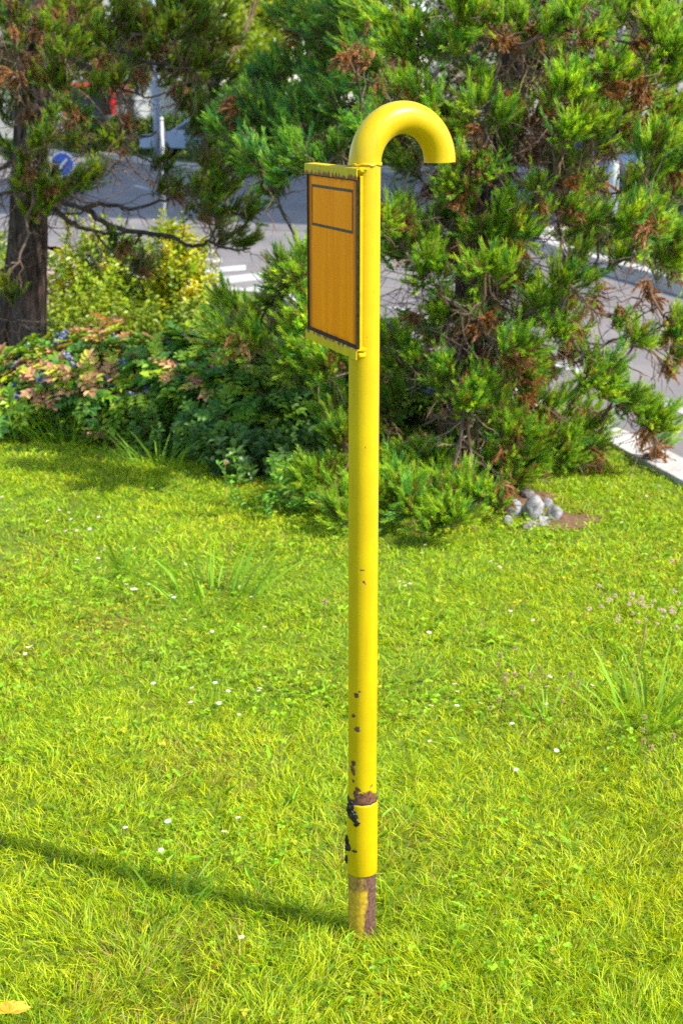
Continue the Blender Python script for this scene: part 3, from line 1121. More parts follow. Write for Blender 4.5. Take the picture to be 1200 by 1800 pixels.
for q in range(38):     # brownish, half dead inner foliage close to the trunk
    py_ = rng.uniform(-10, 780)
    cx_ = np.interp(py_, [0, 290, 440, 640, 800], [905, 885, 828, 822, 818])
    px_ = cx_ + rng.normal() * (150 if py_ < 400 else 38) + (0 if py_ < 400 else 25)
    if py_ < 400 and px_ < 640: continue
    RT.append((px_, py_, rng.uniform(28, 40), ("brown" if rng.random() < .62 else "dark"), 7.7 + rng.uniform(-.35, .6)))
upper = []
for z in np.arange(2.5, 5.0, .16):
    for k in range(3):      # unseen upper boughs, shaped fuller at the back to shade the left sequoia
        upper.append((z, rng.uniform(R(25), R(165)), (1.35 - .42 * (z - 2.4)) * rng.uniform(.5, 1.1)))
    upper.append((z, rng.uniform(R(-60), R(30)), .4 * rng.uniform(.5, 1.05)))
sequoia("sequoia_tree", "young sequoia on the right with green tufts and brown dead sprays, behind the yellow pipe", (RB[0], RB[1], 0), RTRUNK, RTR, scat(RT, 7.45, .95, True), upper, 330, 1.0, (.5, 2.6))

LT = [
    (60, 130, 34), (160, 72, 38), (182, 58, 30), (82, 108, 30), (100, 140, 30), (45, 172, 30, "dark"), (110, 205, 34), (80, 250, 32), (60, 330, 34), (76, 360, 38, "bright"),
    (52, 356, 30), (10, 190, 32, "dark"), (145, 330, 32), (172, 300, 26), (204, 245, 18, "brown"), (220, 272, 16, "brown"), (285, 328, 30, "dark"), (262, 60, 38, "dark"), (300, 62, 44, "dark"),
    (332, 40, 44, "dark"), (352, 72, 36, "dark"), (352, 110, 34, "dark"), (310, 120, 32, "dark"), (205, 25, 36), (240, 42, 36, "dark"), (150, 14, 34, "brown"), (118, 22, 34, "brown"), (90, 60, 32, "brown"),
    (20, 30, 36, "brown"), (10, 80, 30), (50, 60, 30), (362, 322, 40), (384, 352, 38), (346, 356, 34), (404, 300, 34), (424, 335, 30), (372, 282, 36), (382, 392, 30), (402, 410, 28, "dark"), (432, 425, 26, "dark"), (440, 300, 28), (380, 240, 30, "dark"),
    (5, 500, 24), (20, 518, 20), (205, 437, 26, "dark"), (240, 462, 28, "dark"), (255, 455, 24, "brown"), (395, 60, 30, "dark"), (386, 150, 26, "dark"), (355, 215, 26, "dark"),
    (60, 205, 30, "brown"), (20, 260, 26, "dark"), (15, 130, 34, "brown"), (120, 100, 30, "brown"), (235, 120, 26, "brown"), (215, 150, 22, "dark"), (300, 165, 24, "brown"), (300, 20, 40, "dark"), (360, 10, 40, "dark"), (45, 95, 30, "brown"), (95, 175, 28, "brown"), (255, 20, 30, "brown"),
    (270, 140, 30, "dark"), (230, 60, 36, "dark"), (330, 178, 26, "dark"), (150, 110, 26, "dark"), (60, 290, 30), (130, 240, 22), (170, 150, 20, "brown"), (92, 306, 9), (390, 110, 28, "dark"), (410, 265, 30), (330, 330, 30), (440, 380, 26, "dark"), (285, 290, 20, "dark"), (230, 215, 16, "brown"),
    (330, 145, 20, "dark"), (180, 110, 24, "brown"), (130, 300, 24), (280, 110, 30, "dark"),
]
# its long bare drooping limbs
LIMBS = [
    [(70, 350, 9.95), (88, 363, 9.8), (123, 390, 9.6), (143, 401, 9.5), (167, 407, 9.4), (200, 413, 9.3), (227, 407, 9.25), (262, 412, 9.2)],
    [(70, 330, 9.95), (107, 353, 9.7), (140, 367, 9.5), (173, 358, 9.3), (230, 367, 9.1), (277, 355, 9.0), (310, 345, 9.0)],
    [(150, 368, 9.45), (173, 383, 9.3), (200, 403, 9.2), (250, 410, 9.1), (300, 414, 9.0), (320, 427, 8.9), (350, 433, 8.9), (367, 423, 8.8), (397, 440, 8.8), (440, 436, 8.8)],
    [(60, 210, 9.95), (25, 280, 9.6), (0, 300, 9.4), (-40, 305, 9.3)],
    [(65, 250, 9.95), (30, 330, 9.5), (0, 345, 9.3), (-30, 350, 9.2)],
    [(75, 80, 9.95), (110, 92, 9.7), (150, 118, 9.4), (190, 140, 9.2), (205, 165, 9.1), (230, 180, 9.0)],
    [(70, 180, 9.95), (120, 190, 9.6), (165, 210, 9.4), (200, 222, 9.2), (240, 245, 9.0), (275, 230, 9.0)],
    [(90, 40, 9.95), (60, 35, 9.7), (0, 40, 9.5), (-40, 60, 9.4)],
    [(72, 120, 9.95), (20, 75, 9.6), (-20, 85, 9.5)],
    [(70, 60, 9.95), (140, 40, 9.5), (200, 85, 9.2), (260, 110, 9.0), (330, 118, 8.8)],
    [(20, 640, 9.8), (8, 575, 9.3), (18, 556, 9.2), (34, 572, 9.2)],
    [(60, 440, 9.95), (20, 470, 9.5), (-10, 480, 9.4)],
]
LB = ground(32, 655)
LTRUNK = [(LB[0], LB[1], -.1), at(36, 600, 10.0), at(47, 450, 10.0), at(52, 300, 10.0), at(60, 100, 10.0), (-2.05, 10.0, 4.2), (-2.0, 10.0, 7.5)]
LTR = [.21, .175, .135, .115, .10, .07, .02]
upper = []
for z in np.arange(2.9, 7.2, .26):
    for k in range(5):
        upper.append((z, k * 1.257 + z * 2.4 + rng.uniform(-.3, .3), (1.9 - .24 * (z - 2.4)) * rng.uniform(.45, 1.05)))
OLIVE = .34
lt = sequoia("sequoia_tree", "older sequoia at the far left with thick furrowed trunk and sparse drooping boughs", (LB[0], LB[1], 0), LTRUNK, LTR, scat(LT, 9.6, 1.1), upper, 70, .72, (.9, 2.9), (55, 30), [at(*q) for L_ in LIMBS for q in L_[1:]])
for L_ in LIMBS:
    P = np.array([at(*q) for q in L_])
    s_ = np.linspace(0, len(P) - 1, len(P) * 3)
    P = np.stack([np.interp(s_, np.arange(len(P)), P[:, c]) for c in range(3)], 1)
    P += rng.normal(size=P.shape) * .006
    g = G()
    g.tube(P, np.linspace(.019, .006, len(P)), 8, C=(.085, .06, .05), caps=False)
    for q in range(10):
        sprig(g, P[int(rng.integers(3, len(P)))], nrm(rdir(1)[0] + np.array([0, 0, -.6])), rng.uniform(.12, .4), 6)
    build("limb", g, M['twig'], lt, smooth=True)


# ------------------------------------------------------------------ lawn grass (nobody could count it)
def in_lawn(x, y):
    return x < kerb_x(y) - .06


def sample(n, d0, d1, margin):
    y = rng.uniform(d0, d1, n)
    hw = .245 * (y + .35) + margin
    x = rng.uniform(-1, 1, n) * hw.max()
    k = np.abs(x) < hw
    return x[k], y[k]


def off_dirt(x, y):
    keep = np.ones(len(x), bool)
    for p, rx, ry in DIRT:
        q = ((x - p[0]) / rx) ** 2 + ((y - p[1]) / ry) ** 2
        keep &= rng.random(len(x)) < np.clip((q - .35) / .9, .04, 1)
    return keep


def grass_field():
    g = G()
    for d0, d1, rho, w, hmul in ((2.15, 3.1, 30000, .0021, .92), (3.1, 4.2, 25000, .0023, .85), (4.2, 5.6, 17000, .0029, .82), (5.6, 7.4, 9500, .0040, .9), (7.4, 11.5, 3200, .0065, 1.05)):
        hw = .245 * (d1 + .35) + .75
        n = int(rho * (d1 - d0) * 2 * hw)
        x, y = sample(n, d0, d1, .75)
        k = in_lawn(x, y) & off_dirt(x, y) & (np.hypot(x - PX, y - PY) > .032)
        # clumps: thin out where the clump noise is low
        cl = vn(x, y, .07, 1) * .6 + vn(x, y, .25, 4) * .4
        k &= rng.random(len(x)) < np.clip(.62 + .85 * cl, 0, 1)
        x, y = x[k], y[k]
        cl = cl[k]
        n = len(x)
        P = np.stack([x, y, lawn_z(x, y) - .004], 1)
        big = vn(x, y, .9, 7)
        mid = vn(x, y, .22, 9)
        near = np.clip((3.6 - y) / 1.2, 0, 1)
        hgt = (.030 + .020 * near + .026 * np.clip(cl - .35, 0, 1) + .012 * (big - .5)) * .88 * rng.uniform(.55, 1.45, n) * hmul
        hgt *= 1 + .0 * np.clip(1 - (np.hypot(x - PX + .03, y - PY) - .05) / .13, 0, 1)
        th = rng.uniform(0, 2 * math.pi, n)
        clump_dir = vn(x, y, .16, 12) * 12.6
        th = np.where(rng.random(n) < .55, clump_dir + rng.normal(0, .7, n), th)
        lean = np.abs(rng.normal(0, .55, n))
        D = nrm(np.stack([np.cos(th) * lean, np.sin(th) * lean, np.ones(n)], 1))
        bend = rng.uniform(.1, .75, n) * hgt
        B = np.stack([np.cos(th) * bend, np.sin(th) * bend, -bend * .38], 1)
        # colour: blade species in patches, a share of dry straw
        a = np.array([.22, .41, .012])
        b = np.array([.45, .53, .010])
        c = np.array([.12, .31, .014])
        f = np.clip(mid * .4 + big * .5 + .04 + rng.normal(0, .22, n), 0, 1)[:, None]
        base_c = a * (1 - f) + b * f
        dk = (rng.random(n) < .16)[:, None]
        base_c = np.where(dk, c, base_c) * rng.uniform(.75, 1.25, n)[:, None]
        tip_c = base_c * np.array([1.45, 1.25, .9])
        pat = np.clip((vn(x, y, .45, 15) - .62) * 4, 0, 1) * .20 + np.clip((vn(x, y, .12, 21) - .7) * 4, 0, 1) * .14 + .03
        sp_ = ground(200, 1088)
        pat = pat + .75 * np.exp(-((x - sp_[0]) / .13) ** 2 - ((y - sp_[1]) / .16) ** 2)
        dry = (rng.random(n) < pat)[:, None]
        straw = np.array([.46, .34, .10]) * rng.uniform(.6, 1.1, n)[:, None]
        orange = np.array([.50, .26, .03]) * rng.uniform(.6, 1.1, n)[:, None]
        straw = np.where(rng.random(n)[:, None] < .35, orange, straw)
        base_c = np.where(dry, straw * .8, base_c)
        tip_c = np.where(dry, straw, tip_c)
        g.ribbons(P, D, hgt, w * rng.uniform(.65, 1.35, n), B, base_c * .95, tip_c)
    return build("grass", g, M['grass'])


tag(grass_field(), kind='stuff')


def outer_grass():
    """coarser, thinner grass on the parts of the lawn beside the view"""
    g = G()
    x, y = sample(150000, .6, 12, 4.2)
    k = in_lawn(x, y) & (np.abs(x) > .245 * (y + .3) + .6) & (x < 2.6) & off_dirt(x, y)
    x, y = x[k], y[k]
    n = len(x)
    th = rng.uniform(0, 2 * math.pi, n)
    ln = np.abs(rng.normal(0, .5, n))
    D = nrm(np.stack([np.cos(th) * ln, np.sin(th) * ln, np.ones(n)], 1))
    h = .055 * rng.uniform(.6, 1.4, n)
    bd = h * rng.uniform(.1, .7, n)
    f = rng.random(n)[:, None]
    c = (np.array([.22, .41, .012]) * (1 - f) + np.array([.46, .54, .010]) * f) * rng.uniform(.7, 1.2, n)[:, None]
    g.ribbons(np.stack([x, y, lawn_z(x, y) - .004], 1), D, h, .0085, np.stack([np.cos(th) * bd, np.sin(th) * bd, -bd * .4], 1), c * .85, c * 1.15)
    return build("grass", g, M['grass'])


tag(outer_grass(), kind='stuff')


def clover_field():
    """small round leaves of clover and other low weeds between the blades"""
    g = G()
    x, y = sample(26000, 2.15, 8.5, .6)
    den = np.clip((vn(x, y, .30, 31) - .42) * 3.0, .02, 1) * np.clip(3.4 / y, .35, 1)
    k = in_lawn(x, y) & (rng.random(len(x)) < den) & off_dirt(x, y) & (np.hypot(x - PX, y - PY) > .05)
    x, y = x[k], y[k]
    n = len(x)
    z = lawn_z(x, y) + rng.uniform(.012, .045, n)
    col = np.array([.22, .40, .012]) * rng.uniform(.6, 1.4, n)[:, None]
    ye = (rng.random(n) < np.clip((vn(x, y, .5, 41) - .5) * 2, .04, .5))[:, None]
    col = np.where(ye, np.array([.40, .42, .02]) * rng.uniform(.7, 1.1, n)[:, None], col)
    size = rng.uniform(.007, .014, n) * np.clip(y / 3.6, .9, 1.15)
    a0 = rng.uniform(0, 2 * math.pi, n)
    up = nrm(rng.normal(0, .35, (n, 3)) + np.array([0, 0, 1]))
    for q in range(3):
        a_ = a0 + q * 2.094
        D = nrm(np.stack([np.cos(a_), np.sin(a_), rng.normal(0, .25, n)], 1))
        g.leaves(np.stack([x, y, z], 1), D, up, size, size * .95, col, col * 1.15, .12, .1)
    # a few broader plantain-like leaves
    m = 1500
    x, y = sample(m, 2.15, 8, .6)
    k = in_lawn(x, y) & off_dirt(x, y) & (np.hypot(x - PX, y - PY) > .06)
    x, y = x[k], y[k]
    n = len(x)
    a_ = rng.uniform(0, 2 * math.pi, n)
    D = nrm(np.stack([np.cos(a_), np.sin(a_), rng.uniform(.3, 1.6, n)], 1))
    L = rng.uniform(.03, .06, n)
    c = np.array([.22, .40, .02]) * rng.uniform(.6, 1.5, n)[:, None]
    g.leaves(np.stack([x, y, lawn_z(x, y)], 1), D, np.array([[0, 0, 1.]]) + rdir(n) * .3, L, L * rng.uniform(.14, .28, n), c, c * 1.2, .25, .2)
    return build("clover", g, M['grass'])


tag(clover_field(), kind='stuff')

# ------------------------------------------------------------------ flowers in the lawn


def daisy_mesh():
    g = G()
    n = 14
    a = np.arange(n) * 2 * math.pi / n
    h = .055
    g.ribbons(np.array([[0, 0, 0.]]), np.array([[0, 0, 1.]]), h, .002, np.array([[.004, 0, 0]]), (.10, .20, .02))
    D = np.stack([np.cos(a), np.sin(a), np.full(n, .15)], 1)
    g.leaves(np.tile([[.004, 0, h]], (n, 1)), nrm(D), np.tile([[0, 0, 1.]], (n, 1)), .0095, .0046, (.78, .76, .72), (.80, .78, .76), .05, .05)
    g.ball((.004, 0, h + .001), (.0032, .0032, .0022), 8, 5, (.75, .50, .01))
    return g


def clover_head_mesh():
    g = G()
    h = .06
    g.ribbons(np.array([[0, 0, 0.]]), np.array([[0, 0, 1.]]), h, .0022, np.array([[.003, .003, 0]]), (.10, .20, .02))
    n = 46
    d = rdir(n)
    d[:, 2] = np.abs(d[:, 2]) * 1.1 - .25
    d = nrm(d)
    pk = (rng.random(n) < .3)[:, None]
    c = np.where(pk, np.array([.62, .40, .34]), np.array([.74, .66, .55]))
    g.leaves(np.tile([[.003, .003, h]], (n, 1)) + d * .002, d, rdir(n), .0095, .004, c * .9, c, .1, .0)
    return g


def buttercup_mesh():
    g = G()
    h = .05
    g.ribbons(np.array([[0, 0, 0.]]), np.array([[0, 0, 1.]]), h, .0018, np.array([[.003, .003, 0]]), (.10, .20, .02))
    a = np.arange(5) * 2 * math.pi / 5
    g.leaves(np.tile([[.003, .003, h]], (5, 1)), nrm(np.stack([np.cos(a), np.sin(a), np.full(5, .5)], 1)), np.tile([[0, 0, 1.]], (5, 1)), .0085, .008, (.80, .52, .006), (.82, .58, .01), .1, 0)
    return g


def seed_head_mesh(h):
    g = G()
    P = curve((0, 0, 0), (h * .06, .0, h), 0, 6, wob=.02)
    g.tube(P, [.0018, .0017, .0016, .0015, .0016, .002], 5, C=(.30, .20, .07), caps=False)
    n = 110
    d = rdir(n)
    g.ribbons(np.tile(P[-1:], (n, 1)) + d * .003, d, .0105, .0022, rdir(n) * .001, (.36, .24, .10), (.58, .47, .30))
    g.ball(P[-1], (.0055, .0055, .006), 8, 6, (.42, .30, .20))
    return g


def spread_copies(g, mat, name, label, cat, group, pts, smin=.62, smax=.95):
    o0 = tag(build(name, g, mat), label, cat, group)
    for i, p in enumerate(pts):
        o = o0 if i == 0 else o0.copy()
        if i: COL.objects.link(o)
        o.location = [float(p[0]), float(p[1]), float(lawn_z(p[0], p[1]))]
        o.rotation_euler = (random.uniform(-.3, .3), random.uniform(-.3, .3), random.uniform(0, 6.28))
        s_ = random.uniform(smin, smax)
        o.scale = (s_, s_, s_)


def zp(lst, ox, oy, s, h=.055):
    """flower heads seen at (px, py): plant them so the head, h above the turf, sits there"""
    out = []
    for a, b in lst:
        p = ground(ox + a / s, oy + b / s, h)
        if in_lawn(p[0], p[1]): out.append((p[0], p[1]))
    return out


d1 = [(12, 44), (237, 90), (203, 125), (287, 105), (313, 135), (348, 135), (284, 187), (310, 184), (340, 181), (380, 177), (457, 80), (424, 122), (452, 258), (316, 297), (328, 297), (400, 292), (415, 322), (525, 336), (543, 378), (522, 396), (541, 413), (561, 411), (580, 252), (631, 387), (649, 170), (691, 265), (713, 254), (725, 247), (749, 251), (752, 207), (809, 213), (772, 313), (730, 427), (730, 448), (750, 550), (766, 553), (889, 593), (641, 680), (111, 675), (116, 693), (148, 670), (659, 829), (904, 832), (947, 864), (990, 858), (1075, 849), (1099, 847), (822, 848), (820, 917), (925, 912), (1009, 948), (1063, 444), (1015, 397), (1115, 578)]
spread_copies(daisy_mesh(), M['petal'], "daisy", "one of the small white daisies scattered over the left half of the lawn", "daisy", "daisies in the left lawn",
              zp(d1, 0, 850, 2.4) + zp([(57, 878), (158, 902), (195, 889), (222, 889), (208, 921), (380, 888)], 0, 500, 3) + zp([(357, 164), (570, 157), (785, 119), (445, 90), (597, 72), (855, 476), (838, 62)], 0, 1400, 2))
d2 = [(102, 41), (112, 5), (406, 77), (424, 90), (511, 91), (9, 157), (20, 170), (34, 180), (42, 168), (457, 294), (584, 335), (248, 595), (246, 608), (125, 676), (240, 677), (338, 667), (480, 740), (653, 843), (806, 595), (642, 651), (638, 613), (118, 385), (144, 790), (502, 912), (620, 555)]
spread_copies(daisy_mesh(), M['petal'], "daisy", "one of the small white daisies in the lawn right of the yellow pipe", "daisy", "daisies in the right lawn", zp(d2, 700, 950, 2.4) + zp([(66, 628), (90, 642), (215, 645), (848, 375), (1067, 165), (980, 210)], 850, 800, 3.43))
d3 = [(850, 190), (900, 240), (920, 230), (960, 270), (1010, 260), (1035, 265), (1080, 250), (1090, 275), (1120, 295), (1155, 290), (1180, 255), (1060, 310), (1100, 330), (930, 325), (990, 230), (1170, 350), (1190, 355), (885, 262), (800, 283), (845, 285), (1140, 265), (1000, 285), (1050, 250), (1020, 240), (965, 225), (1010, 325), (1130, 300), (1085, 262), (1040, 275), (915, 300), (1165, 285), (1180, 220), (1160, 68)]
spread_copies(clover_head_mesh(), M['petal'], "clover_flower", "one of the pinkish white clover heads clustered at the right edge of the lawn", "clover flower", "clover heads at the right edge", zp(d3, 700, 950, 2.4, .065), .72, 1.0)
d4 = [(373, 118), (492, 250), (518, 246), (595, 200), (715, 148), (738, 264), (295, 485), (458, 525), (865, 215), (985, 355), (820, 190), (1020, 378), (700, 150), (570, 158), (1085, 835), (575, 880), (1100, 68)]
d5 = [(920, 157), (1000, 560), (310, 590), (1180, 250), (620, 445)]
spread_copies(buttercup_mesh(), M['petal'], "buttercup", "one of the tiny yellow flowers dotted through the lawn", "yellow flower", "yellow flowers in the lawn", zp(d4, 700, 950, 2.4, .05) + zp(d5, 0, 850, 2.4, .05))
d6 = [(487, 358), (424, 400), (457, 385), (439, 470), (512, 457), (525, 488), (627, 455), (573, 485), (600, 425), (655, 493), (726, 481), (760, 485), (718, 548), (385, 580), (428, 530), (482, 505), (528, 517), (1075, 640), (1028, 660), (1130, 698), (1180, 690), (1072, 740), (1135, 742)]
spread_copies(seed_head_mesh(.19), M['petal'], "seed_head", "one of the tall brownish seed heads standing in the right lawn", "seed head", "seed heads in the right lawn", zp(d6, 700, 950, 2.4, .185), .48, .68)
for (q, lab) in (((392, 812), "pale dandelion clock on a long stem in front of the dark shrub"), ((568, 1058), "single dandelion clock in the grass just left of the yellow pipe")):
    h_ = .22 if q[1] < 900 else .1
    p = ground(q[0], q[1], h_)
    g = seed_head_mesh(h_)
    tag(build("dandelion_clock", G() if False else g, M['petal']), lab, "dandelion").location = (p[0], p[1], 0)


# ------------------------------------------------------------------ taller grass clumps
def grass_clump(px, py, label, n, hh, spread, w=.009, stalks=0):
    p = ground(px, py)
    g = G()
    a = rng.uniform(0, 2 * math.pi, n)
    r = spread * np.sqrt(rng.random(n)) * .4
    P = np.stack([p[0] + r * np.cos(a), p[1] + r * np.sin(a), np.full(n, lawn_z(p[0], p[1]) - .005)], 1)
    ln = rng.uniform(.15, .85, n)
    D = nrm(np.stack([np.cos(a) * ln, np.sin(a) * ln, np.ones(n)], 1))
    L = hh * rng.uniform(.5, 1.1, n)
    bd = rng.uniform(.15, .6, n) * L
    B = np.stack([np.cos(a) * bd, np.sin(a) * bd, -bd * .45], 1)
    c = np.array([.18, .35, .02]) * rng.uniform(.7, 1.3, n)[:, None]
    g.ribbons(P, D, L, w * rng.uniform(.6, 1.3, n), B, c, c * np.array([1.3, 1.2, .9]))
    root = tag(build("grass_clump", g, M['grass'], loc=(p[0], p[1], 0)), label, "grass clump")
    for q in range(stalks):
        gs = G()
        b = p + np.array([rng.normal() * spread * .3, rng.normal() * spread * .3, 0])
        e = b + np.array([rng.normal() * .03, rng.normal() * .03, hh * rng.uniform(.7, 1.05)])
        gs.tube([b, (b + e) / 2, e - (e - b) * .22, e - (e - b) * .1, e], [.0015, .0014, .002, .0042, .001], 6, C=(.42, .33, .12))
        build("flower_stalk", gs, M['grass'], root)


grass_clump(372, 1048, "tall coarse grass clump with arching blades in the left middle lawn", 46, .26, .40, stalks=1)
grass_clump(1140, 1262, "tall coarse grass clump with seed stalks at the right edge of the lawn", 44, .26, .34, stalks=3)
grass_clump(215, 1000, "thin clump of a few upright blades among daisies, left of the arching clump", 9, .24, .10, .008)
grass_clump(300, 1590, "dark broad-bladed grass clump growing in the shadow of the pipe", 26, .12, .16, .006)
grass_clump(960, 1265, "short broad-bladed tuft below the seed heads in the right lawn", 14, .14, .12, .007)
for q, lab in (((120, 775), "ragged seeding grass clump under the shrub at the left edge of the lawn"), ((280, 822), "ragged green grass clump in front of the berry shrub's middle"), ((50, 770), "pale grass clump at the foot of the thick trunk")):
    grass_clump(q[0], q[1], lab, 60, .28, .5, .007)


def weed(px, py, label, hs, nst):
    p = ground(px, py)
    root = thing("leafy_weed", (p[0], p[1], 0), label, "weed")
    gs, gl = G(), G()
    for q in range(nst):
        b = p + np.array([rng.normal() * .07, rng.normal() * .05, 0])
        e = b + np.array([rng.normal() * .06, rng.normal() * .06, hs * rng.uniform(.6, 1.05)])
        P = curve(b, e, 0, 6, wob=.05)
        gs.tube(P, np.linspace(.003, .0015, 6), 5, C=(.14, .24, .04), caps=False)
        n = 26
        t = rng.uniform(.15, 1, n)
        Pp = np.stack([np.interp(t, np.linspace(0, 1, 6), P[:, c]) for c in range(3)], 1)
        a = rng.uniform(0, 6.28, n)
        D = nrm(np.stack([np.cos(a), np.sin(a), rng.uniform(.1, .8, n)], 1))
        L = rng.uniform(.025, .06, n) * (1.2 - .5 * t)
        c = np.array([.12, .28, .03]) * rng.uniform(.7, 1.5, n)[:, None]
        gl.leaves(Pp, D, np.tile([[0, 0, 1.]], (n, 1)) + rdir(n) * .3, L, L * .38, c, c * 1.2)
    build("stem", gs, M['grass'], root)
    build("leaves", gl, M['grass'], root)


weed(470, 895, "bright leafy weed at the lawn's edge, left of the lowest sequoia bough", .26, 7)
weed(520, 905, "low leafy weed right beside the brighter weed, under the sequoia bough", .14, 5)
# fallen yellow leaf, bottom left corner
p = ground(18, 1785, .05)
g = G()
for k in range(5):
    a_ = -1.2 + k * .6
    g.leaves(np.array([[p[0], p[1], .055]]), nrm(np.array([[math.sin(a_), math.cos(a_), .2]])), np.array([[0, -.3, 1.]]), .042, .022, (.62, .36, .02), (.70, .45, .03), .1, .15)
tag(build("fallen_leaf", g, M['leaf']), "yellow orange lobed leaf lying on the grass in the bottom left corner", "leaf")


# ------------------------------------------------------------------ shrubs
def mahonia(label, c, rad, nros, seed_h, lit_bronze, nb, dark=1.0):
    """berry shrub: rosettes of pinnate leaves on stems, blue berry clusters"""
    root = thing("berry_shrub", (c[0], c[1], 0), label, "shrub")
    gs, gl, gb = G(), G(), G()
    c = np.asarray(c, float)
    rad = np.asarray(rad, float)
    tips = []
    while len(tips) < nros:
        d = rdir(1)[0]
        d[2] = abs(d[2]) * 1.0 - .12
        if d[1] > .45 and rng.random() < .7: continue
        r = rng.uniform(.55, 1.05) if rng.random() < .35 else rng.uniform(.85, 1.08)
        r *= .72 + .5 * vn(d[0] * 2.2 + c[0] * 3, d[1] * 1.5 + d[2] * 2.2 + c[1], .8, 5)
        p = np.array([c[0], c[1], rad[2] * .28]) + d * rad * np.array([1, 1, .75]) * r
        if p[2] < .05: continue
        tips.append((p, nrm(d * np.array([1, 1, .8]) + np.array([0, 0, .55]))))
    for i, (p, ax) in enumerate(tips):
        b0 = np.array([c[0] + rng.normal() * rad[0] * .2, c[1] + rng.normal() * rad[1] * .2, .0])
        gs.tube(curve(b0, p, -.1, 6, wob=.06), np.linspace(.007, .003, 6), 5, C=(.16, .10, .05), caps=False)
        top = p[2] > rad[2] * .55
        br = rng.random() < (lit_bronze if top else lit_bronze * .35)
        nl = int(rng.integers(5, 8))
        for q in range(nl):
            a_ = q * 2.4 + rng.uniform(-.3, .3)
            e1 = nrm(np.cross(ax, [0.3, .2, 1.0]) + 1e-6)
            e2 = np.cross(ax, e1)
            d = nrm((e1 * math.cos(a_) + e2 * math.sin(a_)) * rng.uniform(.7, 1.2) + ax * rng.uniform(.25, .8))
            L = rng.uniform(.11, .19)
            m = 4
            t = np.repeat(np.linspace(.3, .95, m), 2)
            sg = np.tile([1, -1], m)
            nv = nrm(ax + np.array([0, 0, .6]))
            side = nrm(np.cross(d, nv))
            B = -nv * L * .25
            Pp = p + d * L * t[:, None] + B * (t * t)[:, None]
            D = nrm(side * sg[:, None] + d * .75)
            Pp = np.vstack([Pp, p + d * L + B])
            D = np.vstack([D, d[None] - nv * .2])
            n = len(Pp)
            ll = rng.uniform(.042, .062, n)
            if br:
                cc = np.array([(.52, .25, .14), (.55, .34, .15), (.38, .18, .09), (.46, .42, .05)])[rng.integers(4, size=n)]
            else:
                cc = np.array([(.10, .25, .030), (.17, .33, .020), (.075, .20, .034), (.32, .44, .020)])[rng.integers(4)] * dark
                cc = np.tile(cc, (n, 1))
            cc = cc * rng.uniform(.75, 1.3, n)[:, None]
            gl.leaves(Pp, nrm(D), np.tile(nv, (n, 1)) + rdir(n) * .25, ll, ll * .58, cc, cc * 1.1, .18, .1, (.3, .7))
            gs.ribbons(p[None], d[None], L, .004, B[None], (.20, .12, .05))
    clusters_ = []
    top_t = [t_ for t_ in tips if t_[0][2] > rad[2] * .42 and t_[0][1] < c[1] + rad[1] * .2]
    for q in range(min(nb, len(top_t))):
        p, ax = top_t[int(rng.integers(len(top_t)))]
        gb = G()
        for sp in range(3):
            d = nrm(ax + rdir(1)[0] * .9)
            for w in range(11):
                pos = p + d * (.02 + .075 * w / 11) + rdir(1)[0] * .016
                gb.ball(pos, rng.uniform(.0075, .0105), 7, 5, np.array([(.11, .13, .30), (.26, .29, .44), (.38, .40, .47), (.15, .09, .20)])[rng.integers(4)] * rng.uniform(.7, 1.2))
        clusters_.append(gb)
    build("stems", gs, M['twig'], root)
    build("leaves", gl, M['gloss_leaf'], root)
    for gb in clusters_:
        build("berry_cluster", gb, M['berry'], root, smooth=True)
    return root


def cen(px, py, d):
    p = at(px, py, d)
    return (p[0], p[1], 0)


mahonia("low berry shrub with bronze young leaves and pale blue berries, left, by the thick trunk", cen(105, 700, 8.3), (.46, .42, .44), 110, 0, .36, 20)
mahonia("berry shrub with coppery leaf tips and blue berry clusters in the middle of the row", cen(205, 680, 8.25), (.48, .44, .52), 105, 0, .58, 26)
mahonia("dark green berry shrub right of the coppery one, few berries", cen(335, 700, 8.1), (.48, .48, .56), 120, 0, .08, 12, 1.05)
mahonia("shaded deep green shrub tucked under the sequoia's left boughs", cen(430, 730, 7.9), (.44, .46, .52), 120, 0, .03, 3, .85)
mahonia("small bronze-leaved shrub cut by the left edge, in front of the thick trunk", cen(-5, 690, 8.4), (.30, .3, .36), 50, 0, .6, 8)
mahonia("shaded leafy shrub behind the yellow pipe, between the sequoia boughs", cen(705, 690, 8.3), (.36, .3, .55), 70, 0, .05, 4, 1.0)


